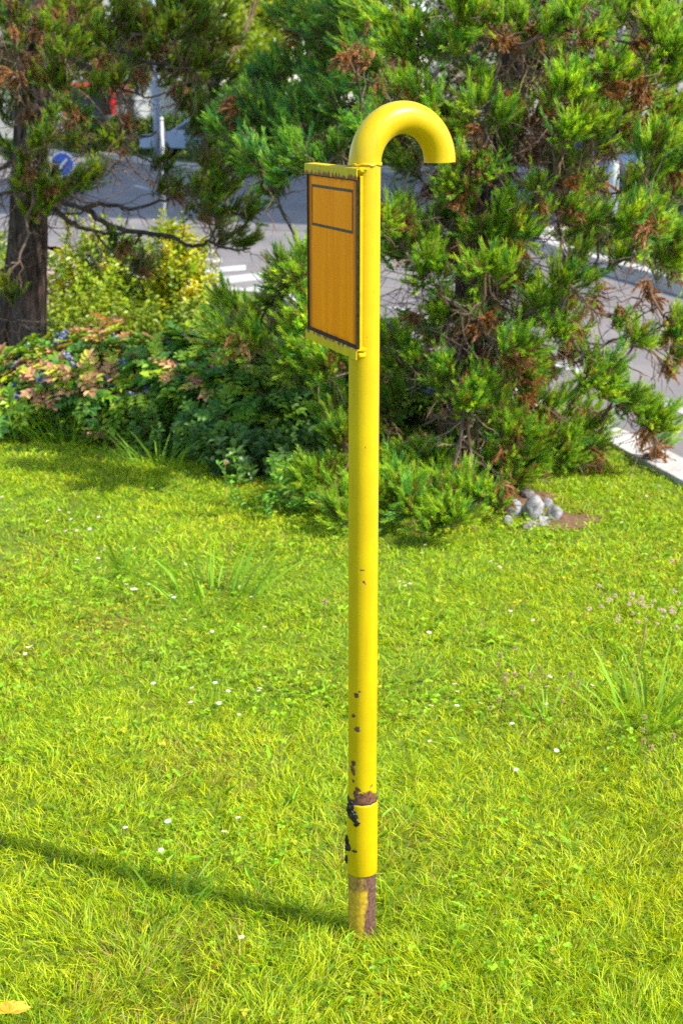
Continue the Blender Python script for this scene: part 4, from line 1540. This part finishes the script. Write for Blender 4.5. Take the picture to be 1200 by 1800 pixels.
def leafy_shrub(name, label, c, rad, n, L, cols, tips=None, cat="shrub", stems=14, hole=.5):
    root = thing(name, (c[0], c[1], 0), label, cat)
    gs, gl = G(), G()
    c = np.asarray(c, float)
    rad = np.asarray(rad, float)
    # upright shoots, leaves in pairs along each shoot's outer part
    ns = max(20, n // 16)
    for q in range(ns):
        d = rdir(1)[0]
        d[2] = abs(d[2])
        r = rng.uniform(hole, 1.05)
        lump = .8 + .4 * vn(d[0] * 3 + c[0], d[1] * 3 + d[2] * 2, 1.0, 3)
        e = np.array([c[0], c[1], rad[2] * .1]) + d * rad * np.array([1, 1, .9]) * r * lump
        up = nrm(d * .6 + np.array([0, 0, .9]) + rdir(1)[0] * .25)
        sl = rng.uniform(.12, .24) * max(1, rad[2])
        P0 = e - up * sl * .6
        if q < stems:
            gs.tube(curve((c[0] + rng.normal() * .1, c[1] + rng.normal() * .1, 0), P0, 0, 5, wob=.06), np.linspace(.010, .004, 5), 5, C=(.14, .09, .05), caps=False)
        gs.ribbons(P0[None], up[None], sl, .005, rdir(1) * .01, (.20, .16, .05))
        m = 16
        t = rng.uniform(0, 1, m)
        Pp = P0 + up * sl * t[:, None]
        sd = rdir(m)
        D = nrm(sd - up * np.sum(sd * up, 1, keepdims=True) * .7 + up * .5)
        k = rng.integers(len(cols))
        cc = np.array(cols[k]) * rng.uniform(.7, 1.3, m)[:, None]
        c1 = cc * 1.15 if tips is None else cc * (1 - t[:, None]) + np.array(tips) * t[:, None] * rng.uniform(.8, 1.1, m)[:, None]
        ll = L * rng.uniform(.7, 1.25, m)
        gl.leaves(Pp, D, np.tile(up, (m, 1)) + rdir(m) * .4, ll, ll * .55, cc, c1, .2, .15)
    build("stems", gs, M['twig'], root)
    build("leaves", gl, M['leaf'], root)
    return root


YG = [(.20, .38, .015), (.32, .46, .015), (.15, .31, .02), (.44, .50, .015)]
YE = [(.50, .44, .010), (.58, .48, .010), (.34, .36, .012), (.16, .25, .012)]
leafy_shrub("variegated_shrub", "golden yellow and green shrub with the brightest leaves, right end by the zebra crossing", cen(318, 560, 12.2), (.30, .4, .90), 5200, .045, YE[1:3] + YG, (.60, .56, .01))
leafy_shrub("variegated_shrub", "green and yellow shrub with yellow top sprays, left, beside the thick trunk", cen(165, 560, 12.2), (.40, .4, .88), 5200, .045, YG + YE[1:2], (.42, .50, .012))
leafy_shrub("evergreen_shrub", "mid green shrub with dark hollows between the two yellow shrubs", cen(250, 560, 12.5), (.36, .4, .82), 3000, .04, YG[:3], (.24, .34, .015))
leafy_shrub("evergreen_shrub", "low bright green shrub behind the berry shrubs, right of the thick trunk", cen(150, 600, 11.0), (.75, .7, .42), 5200, .045, [(.16, .28, .012), (.22, .33, .012), (.30, .35, .02)], (.36, .42, .015), hole=.3)
leafy_shrub("evergreen_shrub", "low bright green shrub behind the coppery berry shrub, under the golden shrub", cen(300, 610, 10.7), (.7, .6, .42), 4600, .045, [(.14, .26, .014), (.20, .31, .012), (.11, .2, .02)], (.32, .40, .015), hole=.3)
leafy_shrub("evergreen_shrub", "green shrub glimpsed left of the thick trunk at the picture's edge", cen(-20, 560, 11.5), (.4, .4, .85), 2600, .045, YG, (.3, .38, .015))
leafy_shrub("ground_cover_plant", "low pale green groundcover spilling onto the lawn below the coppery berry shrub", cen(205, 790, 7.95), (.38, .22, .24), 1900, .038, [(.14, .29, .02), (.20, .34, .02), (.10, .22, .02)], (.30, .42, .02), "plant", hole=.3)
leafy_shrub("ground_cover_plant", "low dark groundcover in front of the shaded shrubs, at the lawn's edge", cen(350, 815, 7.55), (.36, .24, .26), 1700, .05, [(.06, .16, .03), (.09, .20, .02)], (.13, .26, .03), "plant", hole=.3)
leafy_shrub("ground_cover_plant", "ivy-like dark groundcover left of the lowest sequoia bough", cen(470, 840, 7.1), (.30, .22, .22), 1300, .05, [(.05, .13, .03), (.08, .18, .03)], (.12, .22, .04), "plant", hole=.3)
leafy_shrub("evergreen_shrub", "sunlit small green shrub behind the pipe beside the kerb", cen(735, 690, 8.9), (.26, .25, .32), 1300, .035, [(.16, .28, .02), (.24, .34, .02)], (.36, .44, .02), hole=.3)

# ------------------------------------------------------------------ heap of stones under the sequoia
ROCKS = [  # px, py of centre, rx, ry, rz (m), label
    (901, 893, .042, .044, .052, "smooth blue-grey oval stone, leftmost of the heap"),
    (937, 892, .058, .05, .066, "largest rounded pale stone in the middle of the heap"),
    (927, 868, .050, .04, .034, "flat dark stone at the top back of the heap"),
    (960, 883, .026, .03, .036, "small upright grey stone behind the largest one"),
    (973, 900, .036, .034, .046, "blocky upright stone at the right end of the heap"),
    (953, 913, .034, .032, .032, "squat pale stone low in front of the heap's middle"),
    (930, 920, .042, .034, .024, "flat pinkish stone lowest in front of the heap"),
    (893, 913, .022, .025, .030, "small half-hidden stone at the heap's lower left"),
]
for k, (px, py, rx, ry, rz, lab) in enumerate(ROCKS):
    yb = ground(px, py + rz * 400 * .6)[1]
    p = at(px, py, yb)
    sd = k * 3.1
    blocky = k in (4, 2, 5)

    def dsp(P, sd=sd, blocky=blocky):
        v = 1 + .26 * np.array([mnoise.noise(Vector(q) * 1.05 + Vector((sd, sd, 0))) for q in P]) + .035 * np.array([mnoise.noise(Vector(q) * 4 + Vector((sd, 0, sd))) for q in P])
        if blocky:
            v = v * (1 / np.max(np.abs(P), 1)) ** .55 * .85
        return v
    g = G()
    g.ball((0, 0, 0), (rx, ry, rz), 26, 18, disp=dsp, C=[(.9, .95, 1.05), (1, 1, 1), (.55, .52, .5), (.7, .7, .72), (.8, .8, .85), (.95, .92, .88), (.85, .72, .68), (.75, .78, .82)][k])
    o = tag(build("stone", g, M['rock'], smooth=True), lab, "stone", "heap of stones under the sequoia")
    o.location = [float(p[0]), float(p[1]), float(p[2]) - .012]
    o.rotation_euler = (rng.normal() * .2, rng.normal() * .25, rng.uniform(0, 6))

# ------------------------------------------------------------------ street furniture beyond the trees
def gp(px, py, z=KZ):
    return ground(px, py, z)


# round blue mandatory sign on a grey post
p = at(112, 330, 30.0)
root = thing("traffic_sign", (p[0], p[1], KZ), "round blue traffic sign with white rim, glimpsed right of the thick trunk", "traffic sign")
zc = at(112, 289, 30.0)[2]
g = G(); g.tube([(p[0], p[1] + .06, KZ), (p[0], p[1] + .06, zc + .3)], .03, 12, C=(.35, .36, .38))
build("post", g, M['metal_paint'], root, smooth=True)


def disc(g, c, r, y, C, n=36, th=.012):
    a = np.arange(n) * 2 * math.pi / n
    F_ = np.stack([c[0] + r * np.cos(a), np.full(n, y), c[2] + r * np.sin(a)], 1)
    Bk = F_ + np.array([0, th, 0])
    V = np.vstack([F_, Bk, [[c[0], y, c[2]], [c[0], y + th, c[2]]]])
    T = [(2 * n, i, (i + 1) % n) for i in range(n)] + [(2 * n + 1, n + (i + 1) % n, n + i) for i in range(n)]
    Q = [(i, n + i, n + (i + 1) % n, (i + 1) % n) for i in range(n)]
    return g.add(V, Q=Q, T=T, C=C)


c = (p[0], p[1], zc)
build("sign_rim", disc(G(), c, .25, p[1] - .002, (.62, .64, .66)), M['metal_paint'], root)
build("sign_face", disc(G(), c, .215, p[1] - .008, (.025, .09, .48), th=.005), M['metal_paint'], root)
# white arrow pointing down left
g = G()
u = np.array([-.7, 0, -.7]); w_ = np.array([.7, 0, -.7])
cc = np.array([c[0] + .03, p[1] - .012, c[2] + .03])
g.add([cc - u * .11 + w_ * .022, cc - u * .11 - w_ * .022, cc + u * .07 - w_ * .022, cc + u * .07 + w_ * .022, cc + u * .07 + w_ * .07, cc + u * .16, cc + u * .07 - w_ * .07], Q=[(0, 1, 2, 3)], T=[(4, 5, 6)], C=(.62, .64, .66))
build("arrow", g, M['metal_paint'], root)

# thin white post by the crossing
p = gp(290, 402, .0)
root = thing("marker_post", (p[0], p[1], 0), "thin white post beside the road, in front of the red striped column", "post")
zt = at(290, 212, p[1])[2]
g = G(); g.tube([(p[0], p[1], -.1), (p[0], p[1], zt - .02), (p[0], p[1], zt)], [.026, .026, .022], 14, C=(.62, .62, .62))
build("pole", g, M['metal_paint'], root, smooth=True)
g = G(); g.tube([(p[0], p[1], zt), (p[0], p[1], zt + .03), (p[0], p[1], zt + .05)], [.03, .03, .015], 14, C=(.5, .5, .5))
build("cap", g, M['metal_paint'], root, smooth=True)
g = G(); g.tube([(p[0], p[1], 0), (p[0], p[1], .06)], [.09, .07], 14, C=(.3, .3, .3))
build("base", g, M['metal_paint'], root, smooth=True)

# lamp column, pale blue grey with a red and white striped lower sleeve
p = at(278, 280, 50)
p[2] = 0
root = thing("lamp_column", (p[0], p[1], 0), "tall pale blue-grey lamp column with red and white stripes near its foot, left", "street lamp")
g = G(); g.tube([(p[0], p[1], 0), (p[0], p[1], 2.6), (p[0], p[1], 2.62), (p[0], p[1], 9)], [.115, .115, .085, .06], 16, C=(.25, .31, .40))
build("column", g, M['metal_paint'], root, smooth=True)
g = G()
for k in range(6):
    g.tube([(p[0] + .2, p[1] - .08, .1 + k * .22), (p[0] + .2, p[1] - .08, .32 + k * .22)], .055, 12, C=(.55, .06, .05) if k % 2 else (.6, .6, .6))
build("striped_sleeve", g, M['metal_paint'], root)
g = G(); g.box((p[0], p[1] - .02, 2.25), (.27, .26, .45), C=(.28, .31, .38))
build("control_box", g, M['metal_paint'], root, bevel=.02)
g = G(); g.tube([(p[0], p[1], 8.95), (p[0] + .7, p[1] - .4, 9.2), (p[0] + 1.4, p[1] - .8, 9.2)], [.05, .045, .04], 10, C=(.36, .42, .5))
g.box((p[0] + 1.7, p[1] - .95, 9.2), (.7, .25, .1), -.5, C=(.4, .42, .45))
build("lamp_head", g, M['metal_paint'], root)

# white post/lamp with a swollen foot on the right verge
p = at(1076, 352, 21.5)
p[2] = 0
root = thing("lamp_column", (p[0], p[1], 0), "white lamp column with a thick rounded foot, seen through the right sequoia", "street lamp")
zb, zt2 = p[2], at(1076, 280, 21.5)[2]
g = G(); g.tube([(p[0], p[1], zb - .05), (p[0], p[1], zt2 - .12), (p[0], p[1], zt2 - .04), (p[0], p[1], zt2)], [.075, .073, .065, .04], 18, C=(.50, .56, .58))
build("foot", g, M['metal_paint'], root, smooth=True)
g = G(); g.tube([(p[0], p[1], zt2 - .02), (p[0] + .05, p[1], 7.0)], [.055, .04], 12, C=(.55, .57, .60))
build("column", g, M['metal_paint'], root, smooth=True)
g = G(); g.box((p[0] - .3, p[1], 7.02), (.8, .24, .1), C=(.5, .5, .52))
build("lamp_head", g, M['metal_paint'], root, bevel=.02)

# wooden prop / barrier arm leaning beyond the road, with small blue sign
p = at(398, 195, 52)
root = thing("barrier_arm", (p[0], p[1], 0), "pale raised barrier arm on a dark post in front of the white van", "barrier")
a_, b_ = at(381, 158, 52), at(408, 190, 52)
g = G(); g.tube([a_, b_], .06, 10, C=(.5, .42, .34))
build("arm", g, M['metal_paint'], root)
q_ = at(379, 150, 52)
g = G(); g.tube([(q_[0], 52.1, 0), (q_[0], 52.1, q_[2] + .6)], .05, 10, C=(.16, .17, .19))
build("post", g, M['metal_paint'], root)
p = at(412, 180, 58)
root = thing("traffic_sign", (p[0], p[1], 0), "small square blue sign on a post right of the white van", "traffic sign")
g = G(); g.box((p[0], p[1], at(412, 165, 58)[2]), (.26, .02, .26), C=(.02, .10, .55))
build("sign_face", g, M['metal_paint'], root)
g = G(); g.tube([(p[0], p[1] + .04, 0), (p[0], p[1] + .04, at(412, 160, 58)[2])], .03, 10, C=(.4, .42, .45))
build("post", g, M['metal_paint'], root)

# ------------------------------------------------------------------ vehicles
def wheel(root, c, r, w, rz):
    d = np.array([math.cos(rz), math.sin(rz), 0]) * w / 2
    c = np.asarray(c, float)
    g = G(); g.tube([c - d, c - d * .9, c + d * .9, c + d], [r * .9, r, r, r * .9], 24, C=(.02, .02, .02))
    t_ = build("wheel", g, M['rubber'], root)
    g = G(); g.tube([c - d * 1.02, c + d * 1.02], r * .6, 16, C=(.4, .4, .42))
    build("rim", g, M['metal_paint'], t_)


# city bus, red with dark windscreen, seen end on
bc = at(158, 240, 74)
bx, by = bc[0], 74.0
root = thing("city_bus", (bx, by, KZ), "red city bus with dark windscreen, front towards us, behind the left sequoia", "bus")
W_, H_, L_ = 2.5, 3.05, 11.0
g = G()
prof = [(-.02, .35), (0, 1.0), (.03, 1.6), (.16, 2.9), (.35, 3.05), (L_, 3.05), (L_, .35)]
hw = W_ / 2
V, Qb = [], []
for sx in (-1, 1):
    for (yy, z_) in prof:
        V.append((bx + sx * hw * (.96 if z_ > 2.95 else 1), by + yy, KZ + z_))
m = len(prof)
Qb = [(i, (i + 1) % m, m + (i + 1) % m, m + i) for i in range(m)]
g.add(V, Q=Qb, T=[(0, i + 1, i) for i in range(1, m - 1)] + [(m, m + i, m + i + 1) for i in range(1, m - 1)], C=(.68, .012, .02))
build("body", g, M['metal_paint'], root, bevel=.05)
g = G()
g.add([(bx - 1.08, by - .02, KZ + 1.05), (bx + 1.08, by - .02, KZ + 1.05), (bx + 1.05, by + .12, KZ + 2.62), (bx - 1.05, by + .12, KZ + 2.62)], Q=[(0, 1, 2, 3)])
build("windscreen", g, M['glass'], root)
for sx in (-1, 1):
    for k in range(6):
        g = G(); g.box((bx + sx * (hw + .004), by + 1.3 + k * 1.65, KZ + 1.95), (.012, 1.5, .95))
        build("side_window", g, M['glass'], root)
    g = G(); g.box((bx + sx * .92, by - .03, KZ + .72), (.34, .05, .17), C=(.6, .6, .58))
    build("headlight", g, M['metal_paint'], root, bevel=.02)
    g = G(); g.tube([(bx + sx * 1.2, by + .2, KZ + 2.7), (bx + sx * 1.48, by - .2, KZ + 2.55)], .03, 8, C=(.03, .03, .03)); g.box((bx + sx * 1.48, by - .22, KZ + 2.25), (.2, .1, .5), C=(.03, .03, .03))
    build("mirror", g, M['metal_paint'], root)
    for yy in (2.3, 8.2):
        wheel(root, (bx + sx * 1.08, by + yy, KZ + .48), .48, .3, 0)
g = G(); g.box((bx, by - .03, KZ + .42), (2.3, .06, .22), C=(.04, .04, .045))
build("bumper", g, M['metal_paint'], root, bevel=.02)
g = G(); g.box((bx, by + .14, KZ + 2.78), (1.7, .05, .24), C=(.03, .03, .03))
build("destination_panel", g, M['metal_paint'], root)


def box_van(name, label, c, rz, body, size, cat, cab=True):
    """panel van or car: profile swept across its width"""
    L, W, H = size
    root = thing(name, (c[0], c[1], c[2]), label, cat)
    ca, sa = math.cos(rz), math.sin(rz)
    tr = lambda x, y, z: (c[0] + x * ca - y * sa, c[1] + x * sa + y * ca, c[2] + z)
    if cab == "van":
        prof = [(-.5, .22), (-.5, .97), (-.45, 1.0), (.22, 1.0), (.34, .93), (.44, .56), (.5, .47), (.5, .22)]
    else:
        prof = [(-.5, .25), (-.5, .58), (-.47, .66), (-.36, .70), (-.27, .97), (-.12, 1.0), (.06, .98), (.23, .66), (.46, .58), (.5, .48), (.5, .25)]
    m = len(prof)
    V = []
    for sy in (-1, 1):
        for (x, z) in prof:
            k = .5 * (.86 if z > .8 and cab != "van" else 1)
            V.append(tr(x * L, sy * W * k, z * H))
    g = G()
    g.add(V, Q=[(i, m + i, m + (i + 1) % m, (i + 1) % m) for i in range(m)], T=[(0, i, i + 1) for i in range(1, m - 1)] + [(m, m + i + 1, m + i) for i in range(1, m - 1)], C=body)
    build("body", g, M['metal_paint'], root, bevel=.03)
    for sy in (-1, 1):
        if cab == "van":
            wins = [((.20, .62), (.20, .92), (.31, .9), (.39, .62))]
        else:
            wins = [((-.33, .70), (-.25, .93), (-.10, .95), (-.10, .70)), ((-.085, .70), (-.085, .95), (.05, .93), (.19, .70))]
        for q in wins:
            kk = [(.5 * W * (1.004 if cab == "van" else (1.003 if z < .75 else .89))) for x, z in q]
            g = G(); g.add([tr(x * L, sy * k, z * H) for (x, z), k in zip(q, kk)], Q=[(0, 1, 2, 3)])
            build("side_window", g, M['glass'], root)
        for x in (-.31, .31):
            wc = tr(x * L, sy * W * .44, .32 if cab != "van" else .36)
            wheel(root, wc, .32 if cab != "van" else .36, .22, rz + math.pi / 2)
        g = G(); g.box(tr(.492 * L, sy * W * .36, H * (.5 if cab != "van" else .4)), (.06, .3, .14), rz, C=(.6, .6, .6))
        build("headlight", g, M['metal_paint'], root)
        g = G(); g.box(tr(-.497 * L, sy * W * .4, H * .55), (.05, .2, .2), rz, C=(.5, .02, .02))
        build("tail_light", g, M['metal_paint'], root)
    g = G()
    if cab == "van":
        g.add([tr(.35 * L, -W * .44, .9 * H), tr(.35 * L, W * .44, .9 * H), tr(.442 * L, W * .46, .58 * H), tr(.442 * L, -W * .46, .58 * H)], Q=[(0, 1, 2, 3)])
    else:
        g.add([tr(.075 * L, -W * .40, .965 * H), tr(.075 * L, W * .40, .965 * H), tr(.228 * L, W * .45, .69 * H), tr(.228 * L, -W * .45, .69 * H)], Q=[(0, 1, 2, 3)])
    build("windscreen", g, M['glass'], root)
    if cab != "van":
        g = G(); g.add([tr(-.352 * L, -W * .44, .72 * H), tr(-.352 * L, W * .44, .72 * H), tr(-.283 * L, W * .40, .94 * H), tr(-.283 * L, -W * .40, .94 * H)], Q=[(0, 1, 2, 3)])
        build("rear_window", g, M['glass'], root)
    return root


q = at(335, 215, 64)
box_van("panel_van", "white panel van parked beyond the road, top left of the pipe", (q[0], 64, 0), R(8), (.62, .62, .60), (4.6, 1.9, 2.75), "van", "van")
q = at(352, 222, 55)
box_van("parked_car", "pale blue car parked in front of the white van", (q[0], 55, 0), R(176), (.28, .36, .48), (4.1, 1.7, 1.45), "car")
q = at(1165, 345, 40)
box_van("parked_car", "dark blue car parked beyond the road behind the white lamp column, right", (q[0] - .4, 41, KZ), R(4), (.05, .07, .13), (4.2, 1.7, 1.45), "car")
q = at(1215, 372, 33)
box_van("parked_car", "light blue car parked at the right edge behind the sequoia", (q[0] + .6, 34.5, KZ), R(184), (.25, .38, .55), (4.2, 1.7, 1.45), "car")
q = at(235, 215, 66)
box_van("parked_car", "grey car parked between the red bus and the striped lamp column", (q[0], 66, 0), R(12), (.30, .29, .30), (4.2, 1.7, 1.5), "car")

# ------------------------------------------------------------------ buildings
def building(name, label, x0, x1, y0, y1, h, wall, floors, bays, side=True):
    root = thing(name, ((x0 + x1) / 2, (y0 + y1) / 2, 0), label, "building")
    g = G(); g.box(((x0 + x1) / 2, (y0 + y1) / 2, h / 2 - .1), (x1 - x0, y1 - y0, h + .2), C=wall)
    build("wall", g, M['render_wall'], root)
    g = G(); g.box(((x0 + x1) / 2, (y0 + y1) / 2, h + .2), (x1 - x0 + .5, y1 - y0 + .5, .35), C=(.35, .33, .31))
    build("roof", g, M['render_wall'], root)
    fh = h / floors

    def win(c, sz):
        g = G(); g.box(c, sz, C=(.5, .5, .5))
        f = build("window", g, M['metal_paint'], root)
        g = G(); g.box(c, [q * .84 if q > .2 else q + .04 for q in sz])
        build("pane", M and g, M['glass'], f)
    for f in range(floors):
        for b in range(bays):
            win((x0 + (b + .5) * (x1 - x0) / bays, y0 - .01, fh * (f + .55)), (1.3, .1, 1.5))
        if side:
            ns = max(2, int((y1 - y0) / 3.5))
            for b in range(ns):
                win((x0 - .01, y0 + (b + .5) * (y1 - y0) / ns, fh * (f + .55)), (.1, 1.3, 1.5))
    return root


building("apartment_building", "pale apartment building glimpsed through the left sequoia, top left", -34, -8, 92, 104, 15, (.50, .50, .52), 5, 8, False)
building("apartment_building", "cream apartment building behind the right sequoia, top right", 6, 34, 96, 108, 13, (.48, .45, .40), 4, 8)
building("apartment_building", "grey apartment block out of view on the right, added to cast shade on the crossing road", 11.5, 24, 19.3, 49, 23, (.40, .38, .37), 7, 4)  # unseen block, placed and sized to throw shade over the crossing road


# ------------------------------------------------------------------ trees and hedges beyond the road
def broadleaf(label, x, y, h, r, cols, n, leaf=.16, low=.25):
    root = thing("broadleaf_tree", (x, y, 0), label, "tree")
    g = G()
    tp = np.array([(x, y, -.1), (x + .1, y, h * .25), (x - .05, y + .1, h * .5), (x, y, h * .8)])
    g.tube(tp, [h * .026, h * .02, h * .014, h * .006], 12, C=(.14, .10, .07))
    for k in range(9):
        a_ = k * 2.4
        s0 = h * rng.uniform(.25, .55)
        e = np.array([x + math.cos(a_) * r * .75, y + math.sin(a_) * r * .75, s0 + h * rng.uniform(.1, .3)])
        g.tube(curve((x, y, s0), e, -.2, 6), np.linspace(h * .009, h * .003, 6), 7, C=(.13, .09, .065), caps=False)
    build("trunk", g, M['twig'], root)
    g = G()
    nc = 70
    cl = rdir(nc)
    cl = cl * (rng.uniform(.35, 1.0, nc) ** .5)[:, None]
    cz = h * (low + 1) / 2
    cen_ = np.array([x, y, cz]) + cl * np.array([r, r, h * (1 - low) / 2])
    cr = rng.uniform(.18, .34, nc) * r
    k = rng.integers(nc, size=n)
    P = cen_[k] + rdir(n) * (cr[k] * rng.uniform(.3, 1.1, n))[:, None]
    D = nrm(rdir(n) + np.array([0, 0, -.3]))
    cc = np.array(cols)[rng.integers(len(cols), size=nc)][k] * rng.uniform(.7, 1.3, n)[:, None]
    g.leaves(P, D, nrm(rdir(n) + np.array([.3, -.2, .9])), leaf * rng.uniform(.7, 1.3, n), leaf * .7, cc, cc, .1, .1)
    build("crown", g, M['farleaf'], root)
    return root


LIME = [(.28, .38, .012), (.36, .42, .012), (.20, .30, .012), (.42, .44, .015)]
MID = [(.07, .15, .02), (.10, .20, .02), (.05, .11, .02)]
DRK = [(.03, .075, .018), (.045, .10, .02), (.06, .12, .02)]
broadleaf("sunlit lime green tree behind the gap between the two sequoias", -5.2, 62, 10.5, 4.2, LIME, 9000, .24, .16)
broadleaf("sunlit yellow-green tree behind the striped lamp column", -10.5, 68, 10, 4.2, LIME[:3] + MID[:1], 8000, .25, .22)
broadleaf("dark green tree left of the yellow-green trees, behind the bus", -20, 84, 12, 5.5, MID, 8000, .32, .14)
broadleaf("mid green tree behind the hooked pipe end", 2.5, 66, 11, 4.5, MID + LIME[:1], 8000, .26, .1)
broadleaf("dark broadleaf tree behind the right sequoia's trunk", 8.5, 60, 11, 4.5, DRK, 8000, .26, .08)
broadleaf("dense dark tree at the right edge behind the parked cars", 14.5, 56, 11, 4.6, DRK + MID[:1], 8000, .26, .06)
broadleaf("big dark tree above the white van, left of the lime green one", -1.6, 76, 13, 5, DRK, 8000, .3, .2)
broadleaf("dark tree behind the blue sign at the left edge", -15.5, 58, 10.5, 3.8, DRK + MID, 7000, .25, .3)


def hedge(label, x0, x1, y, w, h, cols, n, leaf=.09, z0=0, rz=0):
    c = np.array([(x0 + x1) / 2, y, z0])
    root = thing("hedge", c, label, "hedge")
    ca, sa = math.cos(rz), math.sin(rz)
    L = x1 - x0
    g = G()
    P = np.stack([rng.uniform(-.5, .5, n) * L, rng.uniform(-.5, .5, n) * w, rng.uniform(.02, 1, n)], 1)
    top = .82 + .36 * vn(P[:, 0], P[:, 1], .9, 3)
    sh = rng.random(n) < .75          # most leaves sit in the outer shell
    face = rng.integers(3, size=n)
    P[:, 1] = np.where(sh & (face == 0), -.5 * w * rng.uniform(.85, 1.08, n), P[:, 1])
    P[:, 2] = np.where(sh & (face == 1), rng.uniform(.88, 1.05, n), P[:, 2]) * h * top
    P = np.stack([P[:, 0] * ca - P[:, 1] * sa, P[:, 0] * sa + P[:, 1] * ca, P[:, 2]], 1) + c
    k = np.clip((vn(P[:, 0], P[:, 2] * 2, .5, 6) * len(cols) * 1.1 - .05).astype(int), 0, len(cols) - 1)
    cc = np.array(cols)[k] * rng.uniform(.7, 1.3, n)[:, None]
    g.leaves(P, nrm(rdir(n) + np.array([0, 0, .4])), nrm(rdir(n) + np.array([.2, -.5, .8])), leaf * rng.uniform(.7, 1.3, n), leaf * .65, cc, cc, .15, .1)
    build("leaves", g, M['leaf'], root)
    g = G()
    for q in range(int(L * 2.5)):
        x = rng.uniform(-.48, .48) * L
        b = c + np.array([x * ca, x * sa, 0])
        g.tube(curve(b, b + np.array([rng.normal() * .2, rng.normal() * .15, h * .75]), 0, 5, wob=.08), np.linspace(.02, .006, 5), 5, C=(.10, .07, .05), caps=False)
    build("stems", g, M['twig'], root)


hedge("dark clipped hedge along the far verge on the right, beyond the pale kerb", 4.2, 10.6, 22.6, 1.3, .75, DRK + MID, 9000, .075)
hedge("hedge in front of the grey car and the striped column, sunlit on top", -11.5, -5.4, 60.5, 1.5, 1.35, MID + LIME[:1], 7000, .14, rz=R(-30))
hedge("dark green hedge beyond the crossing road in front of the white van", -5.0, 3.5, 49.5, 1.4, 1.2, DRK + MID, 7000, .12)
hedge("dark hedge beyond the crossing road behind the hooked pipe end", 4.0, 14, 48.5, 1.4, 1.3, DRK + MID[:1], 7000, .12)
